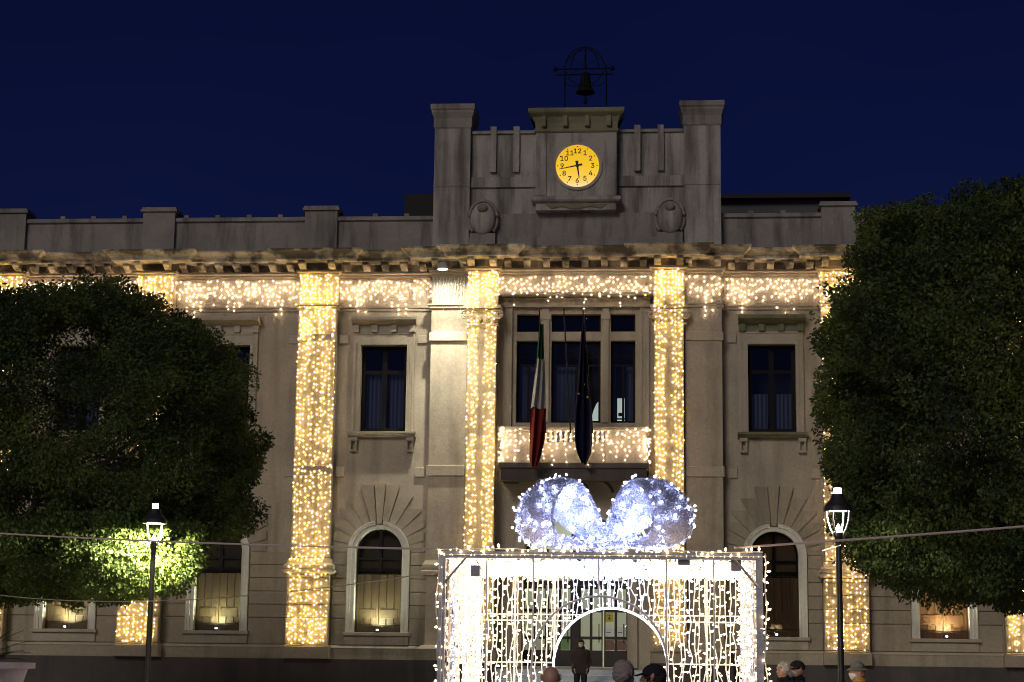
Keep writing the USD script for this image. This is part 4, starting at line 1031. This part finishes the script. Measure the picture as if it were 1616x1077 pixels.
# a cone of lights on the square behind the camera, seen mirrored in the arched window right of the gift frame
ct_ = thing('cone_of_lights', 'cone tree of blue white lights behind the viewer, mirrored in the right arched window', 'light display', (9.75, -75.0, 0))
prof_c = [(2.6, 0.0), (2.5, 2.0), (2.1, 3.2), (1.5, 4.2), (0.8, 5.0), (0.05, 5.7)]
obj('mast', tube([(0, 0, 0), (0, 0, 5.8)], 0.05, 8), GALV, ct_)
gq = np.random.default_rng(12)
cp, wp = [], []
for k in range(30):
    a = 2 * PI * k / 30
    pts = [(r * math.cos(a), r * math.sin(a), z) for r, z in prof_c]
    obj('light_string', tube(pts, 0.012, 4), CLEARWIRE, ct_)
    for z in gq.uniform(0.2, 5.65, 42):
        r = np.interp(z, [q[1] for q in prof_c], [q[0] for q in prof_c])
        aa = a + gq.normal(0, 0.07)
        (wp if z < 4.25 and gq.random() < 0.75 else cp).append((r * math.cos(aa), r * math.sin(aa), z))
obj('bulbs', bulbs(cp, 0.026), E_COOL, ct_, kind='stuff')
obj('bulbs', bulbs(wp, 0.026), E_WARM, ct_, kind='stuff')

# ------------------------------------------------------------------ trees
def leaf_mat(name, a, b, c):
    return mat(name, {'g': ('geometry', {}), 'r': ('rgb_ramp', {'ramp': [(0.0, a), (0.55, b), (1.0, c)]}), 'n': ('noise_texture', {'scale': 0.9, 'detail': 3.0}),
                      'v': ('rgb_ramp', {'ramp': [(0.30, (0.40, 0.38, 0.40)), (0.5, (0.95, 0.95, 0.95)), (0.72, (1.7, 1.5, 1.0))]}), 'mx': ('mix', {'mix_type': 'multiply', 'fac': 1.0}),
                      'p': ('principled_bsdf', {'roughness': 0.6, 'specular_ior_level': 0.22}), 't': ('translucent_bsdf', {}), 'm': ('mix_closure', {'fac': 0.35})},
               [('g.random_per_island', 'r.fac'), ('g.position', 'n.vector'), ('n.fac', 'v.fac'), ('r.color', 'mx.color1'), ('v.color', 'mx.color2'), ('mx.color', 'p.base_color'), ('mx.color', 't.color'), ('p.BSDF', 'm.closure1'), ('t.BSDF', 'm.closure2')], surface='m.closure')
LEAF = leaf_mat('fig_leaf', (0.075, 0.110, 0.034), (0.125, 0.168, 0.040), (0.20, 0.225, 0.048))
BARK = weathered('bark', (0.17, 0.15, 0.13), (0.09, 0.08, 0.07), (0.04, 0.035, 0.03), patch_scale=3.0, fine=25.0)


def crown(c, rad, e, n, seed, size=0.10, lump=0.40, gap=0.38, lobe=None):
    g = np.random.default_rng(seed)
    c, rad = np.array(c, float), np.array(rad, float)
    out = []
    got = 0
    while got < n:
        q = g.uniform(-1.18, 1.18, (n, 3))
        rr = (np.abs(q) ** e).sum(1) ** (1 / e)
        q, rr = q[(rr < 1.2) & (rr > 0.45)], rr[(rr < 1.2) & (rr > 0.45)]
        P = c + q * rad
        edge = 1 + lump * (meshkit.fbm(P * 0.55, 3, seed) - 0.5) + 0.22 * (meshkit.fbm(P * 1.7, 2, seed + 5) - 0.5)
        clump = meshkit.fbm(P * 1.25, 3, seed + 9)
        keep = (rr < edge) & (clump > gap + 0.06 * (rr < 0.8) + 0.05)
        keep &= g.uniform(0, 1, len(q)) < np.where(rr > 0.75 * edge, 1.0, 0.33)
        out.append(P[keep]); got += keep.sum()
    P = np.concatenate(out)[:n]
    if lobe:
        lc, lr, ln = np.array(lobe[0]), np.array(lobe[1]), lobe[2]
        q = g.uniform(-1.1, 1.1, (ln * 4, 3)); rr = np.linalg.norm(q, axis=1)
        L = lc + q * lr
        L = L[(rr > 0.35) & (rr < 1 + 0.5 * (meshkit.fbm(L * 1.6, 3, seed) - 0.5)) & (meshkit.fbm(L * 2.2, 2, seed + 3) > 0.36)][:ln]
        P = np.concatenate([P[:n - len(L)], L])
    n = len(P)
    o = (P - c) / rad; o /= np.linalg.norm(o, axis=1, keepdims=True)
    d = o * 0.55 + g.normal(0, 0.65, P.shape) + [0, 0, -0.35]; d /= np.linalg.norm(d, axis=1, keepdims=True)
    w = np.cross(d, o * 0.6 + g.normal(0, 0.7, P.shape)); w /= np.maximum(np.linalg.norm(w, axis=1, keepdims=True), 1e-6)
    s = size * g.uniform(0.65, 1.25, (n, 1))
    v = np.stack([P, P + d * s * 0.5 + w * s * 0.27, P + d * s, P + d * s * 0.5 - w * s * 0.27], 1).reshape(-1, 3)
    k = 4 * np.arange(n)[:, None]
    return v, np.concatenate([k + [0, 1, 2], k + [0, 2, 3]])


def tree(label, base, c, rad, e, n, seed, size, lobe=None, lump=0.40):
    t = thing('clipped_fig_tree', label, 'tree')
    bxy = np.array([base[0], base[1], 0.0]); c = np.array(c, float); rad = np.array(rad, float)
    top = bxy + [0.1, 0, 2.9]
    obj('trunk', tube([bxy, bxy + [0.02, 0, 0.4], bxy + [0.05, 0.03, 1.6], top, top + [0, 0, 0.5]], [0.36, 0.27, 0.22, 0.21, 0.12], 12), BARK, t)
    g = np.random.default_rng(seed + 50)
    for k in range(9):
        a = 2 * PI * k / 9 + g.uniform(-.2, .2)
        end = c + rad * np.array([math.cos(a) * 0.72, math.sin(a) * 0.72, g.uniform(-0.35, 0.55)])
        midp = (top + end) / 2 + [0, 0, g.uniform(0.1, 0.5)]
        u = np.linspace(0, 1, 9)[:, None]
        p = (1 - u) ** 2 * top + 2 * u * (1 - u) * midp + u ** 2 * end
        br = obj('limb', tube(p, np.linspace(0.12, 0.03, 9), 7), BARK, t)
        for j in range(3):
            s0 = p[4 + j]; e0 = s0 + g.normal(0, 1.0, 3) * [1, 1, 0.6]
            obj('branch', tube([s0, (s0 + e0) / 2 + [0, 0, .1], e0], [0.035, 0.022, 0.01], 5), BARK, br)
    obj('crown', crown(c, rad, e, n, seed, size, lobe=lobe, lump=lump), LEAF, t, kind='stuff')
    return t

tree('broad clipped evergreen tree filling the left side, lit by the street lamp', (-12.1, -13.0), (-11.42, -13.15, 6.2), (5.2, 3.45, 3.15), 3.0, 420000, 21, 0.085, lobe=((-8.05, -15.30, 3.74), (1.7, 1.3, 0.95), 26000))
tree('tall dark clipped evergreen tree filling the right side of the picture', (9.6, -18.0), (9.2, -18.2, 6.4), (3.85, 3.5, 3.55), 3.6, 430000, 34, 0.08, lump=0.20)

# ------------------------------------------------------------------ stone planter with a sword-leaved plant
PLSTONE = weathered('planter_stone', (0.62, 0.56, 0.58), (0.52, 0.47, 0.49), (0.25, 0.22, 0.22), stain_amt=0.3)
pl = thing('stone_planter', 'pale stone urn on a pedestal at the lower left corner', 'planter', (-5.12, -29.9, 0))
obj('pedestal', cat([bx(-0.42, 0.42, -0.42, 0.42, 0, 0.14), bx(-0.34, 0.34, -0.34, 0.34, 0.141, 0.86), bx(-0.40, 0.40, -0.40, 0.40, 0.861, 0.95)]), PLSTONE, pl)
obj('urn', lathe([(0.0, 0.951), (0.22, 0.952), (0.20, 1.0), (0.12, 1.05), (0.22, 1.10), (0.36, 1.24), (0.46, 1.44), (0.50, 1.579), (0.58, 1.585), (0.58, 1.65), (0.50, 1.652), (0.47, 1.58), (0.0, 1.57)], 36), PLSTONE, pl, 35)
SWORD = leaf_mat('sword_leaf', (0.03, 0.07, 0.025), (0.05, 0.11, 0.04), (0.10, 0.17, 0.07))
yp = thing('potted_plant', 'spiky green plant growing in the stone urn', 'plant', (-5.12, -29.9, 1.575))
g = np.random.default_rng(4)
for k in range(26):
    a = 2 * PI * k / 26 + g.uniform(-.15, .15); tilt = g.uniform(0.15, 0.95); ln = g.uniform(0.40, 0.66)
    u = np.linspace(0, 1, 8)
    hx = ln * np.sin(tilt + 0.5 * u) * u; hz = ln * np.cos(tilt + 0.5 * u) * u
    wd = 0.022 * np.sin(PI * np.clip(u * 0.9 + 0.1, 0, 1)) + 0.002
    n_ = np.array([-math.sin(a), math.cos(a), 0])
    ctr = np.stack([hx * math.cos(a), hx * math.sin(a), hz], 1)
    v = np.concatenate([ctr - n_ * wd[:, None], ctr + [0, 0, -0.006], ctr + n_ * wd[:, None]])
    f = [t for i in range(7) for t in ((i, i + 1, 9 + i), (i, 9 + i, 8 + i), (8 + i, 9 + i, 17 + i), (8 + i, 17 + i, 16 + i))]
    obj('leaf', (v, np.array(f)), SWORD, yp)

# ------------------------------------------------------------------ people
M3 = manifold3d
def ball(p, r, seg=16):
    return M3.Manifold.sphere(float(r), seg).translate([float(x) for x in p])
def ell(p, r, seg=24):
    return M3.Manifold.sphere(1.0, seg).scale([float(x) for x in r]).translate([float(x) for x in p])
def bone(a, ra, b, rb, seg=14):
    return M3.Manifold.batch_hull([ball(a, ra, seg), ball(b, rb, seg)])
def union(ms):
    return M3.Manifold.batch_boolean(ms, M3.OpType.Add)
def smooth_mesh(ms, edge=0.03, it=8):
    m = union(ms).refine_to_length(edge)
    v, f = mf(m)
    t = trimesh.Trimesh(v, f, process=True)
    trimesh.smoothing.filter_taubin(t, 0.5, 0.53, it)
    return tm(t)

SKIN = mat('skin', {'n': ('noise_texture', {'scale': 30.0, 'detail': 3.0}), 'r': ('rgb_ramp', {'ramp': [(0.3, (0.42, 0.24, 0.17)), (0.7, (0.52, 0.31, 0.22))]}), 'p': ('principled_bsdf', {'roughness': 0.5})}, [('n.fac', 'r.fac'), ('r.color', 'p.base_color')])
def clothm(name, col):
    return mat(name, {'g': ('geometry', {}), 'n': ('noise_texture', {'scale': 60.0, 'detail': 3.0}), 'r': ('rgb_ramp', {'ramp': [(0.25, tuple(c * 0.75 for c in col)), (0.75, tuple(c * 1.2 for c in col))]}), 'b': ('bump', {'strength': 0.3, 'distance': 0.01}), 'p': ('principled_bsdf', {'roughness': 0.9, 'specular_ior_level': 0.2})},
               [('g.position', 'n.vector'), ('n.fac', 'r.fac'), ('r.color', 'p.base_color'), ('n.fac', 'b.height'), ('b.normal', 'p.normal')])
C = {n: clothm('cloth_' + n, c) for n, c in (('black', (0.018, 0.018, 0.022)), ('darkbrown', (0.045, 0.036, 0.03)), ('navy', (0.02, 0.024, 0.04)), ('yellow', (0.42, 0.24, 0.04)), ('greygreen', (0.16, 0.17, 0.14)), ('white', (0.65, 0.64, 0.60)), ('cream', (0.45, 0.42, 0.33)), ('jeans', (0.03, 0.035, 0.05)))}
HAIR = {'grey': clothm('hair_grey', (0.30, 0.245, 0.235)), 'white': clothm('hair_white', (0.50, 0.47, 0.40)), 'dark': clothm('hair_dark', (0.03, 0.025, 0.02))}
EYE = plain('eye_white', (0.6, 0.58, 0.55), 0.3)


def hand(sgn, w):
    """Palm and five curled fingers hanging below the wrist w."""
    w = np.array(w, float); out = [M3.Manifold.batch_hull([ball(w, 0.026), ball(w + [-.012 * sgn, -.028, -.085], 0.015), ball(w + [-.012 * sgn, .028, -.085], 0.015)])]
    for k, (dy, ln) in enumerate(((-.030, .066), (-.010, .076), (.010, .070), (.029, .055))):
        a = w + [-.012 * sgn, dy, -.088]; b = a + [-.008 * sgn, dy * .1, -ln * .52]; c = b + [-.028 * sgn, 0, -ln * .42]
        out += [bone(a, .0095, b, .009, 10), bone(b, .009, c, .0075, 10)]
    a = w + [0, -.026, -.03]; b = a + [-.012 * sgn, -.028, -.03]; c = b + [-.014 * sgn, -.006, -.028]
    return out + [bone(a, .013, b, .011, 10), bone(b, .011, c, .009, 10)]


def person(label, loc, face, height, coat, trousers, hair=None, hat=None, mask=False, coat_low=0.86, lean=0.0, group=None, pocket=False):
    """Built 1.72 m tall facing -y, then scaled and turned; clothes are children of the one continuous body."""
    s = height / 1.72
    t = thing('person', label, 'person', loc, face, group)
    def put(name, m, mt, smooth=True, parent=t):
        v, f = m
        v = np.array(v)
        if lean:
            k = np.clip((v[:, 2] - 0.95) / 0.75, 0, 1.2)
            v[:, 1] -= lean * k ** 1.3; v[:, 2] -= 0.25 * lean * k
        return obj(name, (v * s, f), mt, parent, smooth)
    bones = [M3.Manifold.batch_hull([ball((-.09, 0, .95), .12), ball((.09, 0, .95), .12), ball((0, 0, 1.12), .125)]),
             M3.Manifold.batch_hull([ball((0, 0, 1.12), .125), ball((-.12, .0, 1.36), .10), ball((.12, .0, 1.36), .10), ball((0, -.02, 1.28), .13)]),
             bone((0, .01, 1.38), .085, (0, .0, 1.50), .058), bone((0, 0, 1.50), .056, (0, -.01, 1.56), .056)]
    for q in (-1, 1):
        sh, el, wr = (q * .185, 0, 1.385), (q * .245, .04, 1.12), ((q * .185, -.12, .96) if pocket else (q * .235, -.05, .89))
        bones += [bone((q * .11, 0, 1.38), .075, sh, .06), bone(sh, .055, el, .042), bone(el, .04, wr, .028)] + hand(q, wr)
        hp, kn, an = (q * .095, 0, .92), (q * .10, -.01, .50), (q * .10, .02, .09)
        bones += [bone(hp, .09, kn, .056), bone(kn, .055, an, .038), M3.Manifold.batch_hull([ball((q * .10, .035, .05), .045), ball((q * .11, -.13, .035), .032)])]
    skull = [ell((0, .008, 1.625), (.078, .096, .098)), M3.Manifold.batch_hull([ell((0, -.028, 1.585), (.058, .062, .05)), ball((0, -.068, 1.535), .022)]),
             M3.Manifold.batch_hull([ball((0, -.088, 1.638), .008), ball((0, -.112, 1.592), .011), ball((-.013, -.098, 1.588), .008), ball((.013, -.098, 1.588), .008)]),
             M3.Manifold.batch_hull([ball((-.035, -.080, 1.652), .012), ball((.035, -.080, 1.652), .012), ball((0, -.086, 1.650), .010)]),
             M3.Manifold.batch_hull([ball((-.02, -.088, 1.560), .007), ball((.02, -.088, 1.560), .007), ball((0, -.096, 1.560), .008)])]
    for q in (-1, 1):
        skull.append(M3.Manifold.batch_hull([ell((q * .078, .012, 1.625), (.009, .018, .03)), ell((q * .086, .022, 1.635), (.006, .014, .022))]))
    body = put('body', smooth_mesh(bones + skull, 0.022, 6), SKIN)
    for q in (-1, 1):
        put('eye', mf(ell((q * .031, -.080, 1.632), (.012, .008, .008), 12)), EYE, True, body)
    # trousers, shoes, coat
    tr = [M3.Manifold.batch_hull([ball((-.09, 0, .95), .135), ball((.09, 0, .95), .135)])]
    for q in (-1, 1):
        tr += [bone((q * .095, 0, .92), .105, (q * .10, -.01, .50), .075), bone((q * .10, -.01, .50), .075, (q * .10, .02, .13), .065)]
        put('shoe', smooth_mesh([M3.Manifold.batch_hull([ball((q * .10, .05, .05), .05), ball((q * .112, -.15, .038), .038), ball((q * .10, .03, .10), .045)])], 0.03, 3), C['black'], True, body)
    put('trousers', smooth_mesh(tr, 0.035, 6), trousers, True, body)
    ct = [M3.Manifold.batch_hull([ball((-.12, 0, coat_low + .09), .13), ball((.12, 0, coat_low + .09), .13), ball((-.08, -.02, 1.12), .15), ball((.08, -.02, 1.12), .15)]),
          M3.Manifold.batch_hull([ball((-.08, 0, 1.12), .15), ball((.08, 0, 1.12), .15), ball((-.13, .0, 1.35), .12), ball((.13, .0, 1.35), .12), ball((0, -.02, 1.28), .15)]),
          bone((0, .01, 1.40), .115, (0, .02, 1.485), .085)]
    for q in (-1, 1):
        ct += [bone((q * .12, 0, 1.37), .105, (q * .19, 0, 1.375), .085), bone((q * .19, 0, 1.375), .082, (q * .255, .04, 1.12), .066), bone((q * .255, .04, 1.12), .065, (q * .19, -.115, .97) if pocket else (q * .24, -.045, .915), .055)]
    cm = put('coat', smooth_mesh(ct, 0.03, 8), coat, True, body)
    put('collar', tube([(.075 * math.cos(a), .012 + .08 * math.sin(a), 1.505) for a in np.linspace(0, 2 * PI, 20, endpoint=False)], 0.022, 7, closed=True), coat, True, cm)
    if mask:
        put('face_mask', smooth_mesh([M3.Manifold.batch_hull([ell((0, -.045, 1.575), (.062, .065, .045)), ball((0, -.115, 1.592), .010), ball((0, -.085, 1.535), .022)])], 0.02, 3), C['white'], True, body)
        for q in (-1, 1):
            put('strap', tube([(q * .062, -.045, 1.60), (q * .082, -.01, 1.615), (q * .088, .028, 1.628)], 0.003, 5), C['white'], True, body)
    if hair:
        cap = ell((0, .016, 1.638), (.087, .100, .098)).trim_by_plane([0, .75, .35], 0.47)
        cap = cap + ell((0, .052, 1.615), (.080, .062, .075))
        v, f = mf(cap.refine_to_length(0.012))
        nz = meshkit.fbm(v * 55, 3, 3)[:, None]
        c0 = np.array([0, .01, 1.62]); d = v - c0; d /= np.linalg.norm(d, axis=1, keepdims=True)
        put('hair', (v + d * (nz - 0.45) * 0.022, f), hair, True, body)
    if hat == 'cap':
        hm = put('cap', smooth_mesh([ell((0, .010, 1.655), (.090, .107, .082)).trim_by_plane([0, 0, 1], 1.632)], 0.02, 2), C['black'], True, body)
        put('brim', smooth_mesh([M3.Manifold.batch_hull([ell((0, -.085, 1.650), (.075, .02, .008)), ell((0, -.155, 1.632), (.045, .02, .006))])], 0.02, 2), C['black'], True, hm)
    elif hat == 'beanie':
        put('beanie', smooth_mesh([ell((0, .010, 1.650), (.092, .110, .098)).trim_by_plane([0, 0.15, 1], 1.625), ell((0, .006, 1.632), (.094, .112, .022))], 0.02, 2), C['black'], True, body)
    elif hat == 'hood':
        put('hood', smooth_mesh([ell((0, .030, 1.635), (.108, .115, .118)).trim_by_plane([0, 1, .35], 0.515), bone((-.07, .03, 1.50), .06, (.07, .03, 1.50), .06)], 0.02, 4), coat, True, cm)
        put('beanie', smooth_mesh([ell((0, .004, 1.660), (.090, .104, .085)).trim_by_plane([0, 0.1, 1], 1.645)], 0.02, 2), C['black'], True, body)
    elif hat == 'bucket':
        hm = put('hat', lathe([(0.0, 1.765), (0.06, 1.76), (0.088, 1.73), (0.098, 1.665), (0.0, 1.665)], 20, (0, .008, 0)), C['greygreen'], True, body)
        put('brim', lathe([(0.0, 1.668), (0.098, 1.668), (0.150, 1.638), (0.150, 1.645), (0.10, 1.678), (0.0, 1.68)], 20, (0, .008, 0)), C['greygreen'], True, hm)
    return t

person('person in dark hooded coat and face mask standing on the entrance steps', (0.30, -2.62, 0.82), 8, 1.60, C['darkbrown'], C['black'], None, 'hood', True, coat_low=0.80, lean=0.03, pocket=True)
person('bald person in black jacket seen from behind at the left of the arch', (1.56, -34.4, 0), 186, 1.675, C['black'], C['jeans'])
person('grey-haired person with face mask seen from behind before the arch', (2.18, -34.4, 0), 150, 1.725, C['navy'], C['jeans'], HAIR['grey'], None, True)
person('person in black peaked cap looking left before the arch', (2.42, -34.2, 0), -105, 1.695, C['black'], C['jeans'], HAIR['dark'], 'cap', False)
person('white-haired person in dark coat right of the gift frame', (4.16, -23.9, 0), -50, 1.79, C['black'], C['jeans'], HAIR['white'])
person('person in black beanie and dark coat close behind the white-haired one', (4.37, -23.6, 0), -70, 1.80, C['black'], C['jeans'], None, 'beanie', True)
person('person in yellow jacket and grey-green hat walking left under the right tree', (5.24, -23.9, 0), -80, 1.79, C['yellow'], C['jeans'], None, 'bucket', True, lean=0.06)
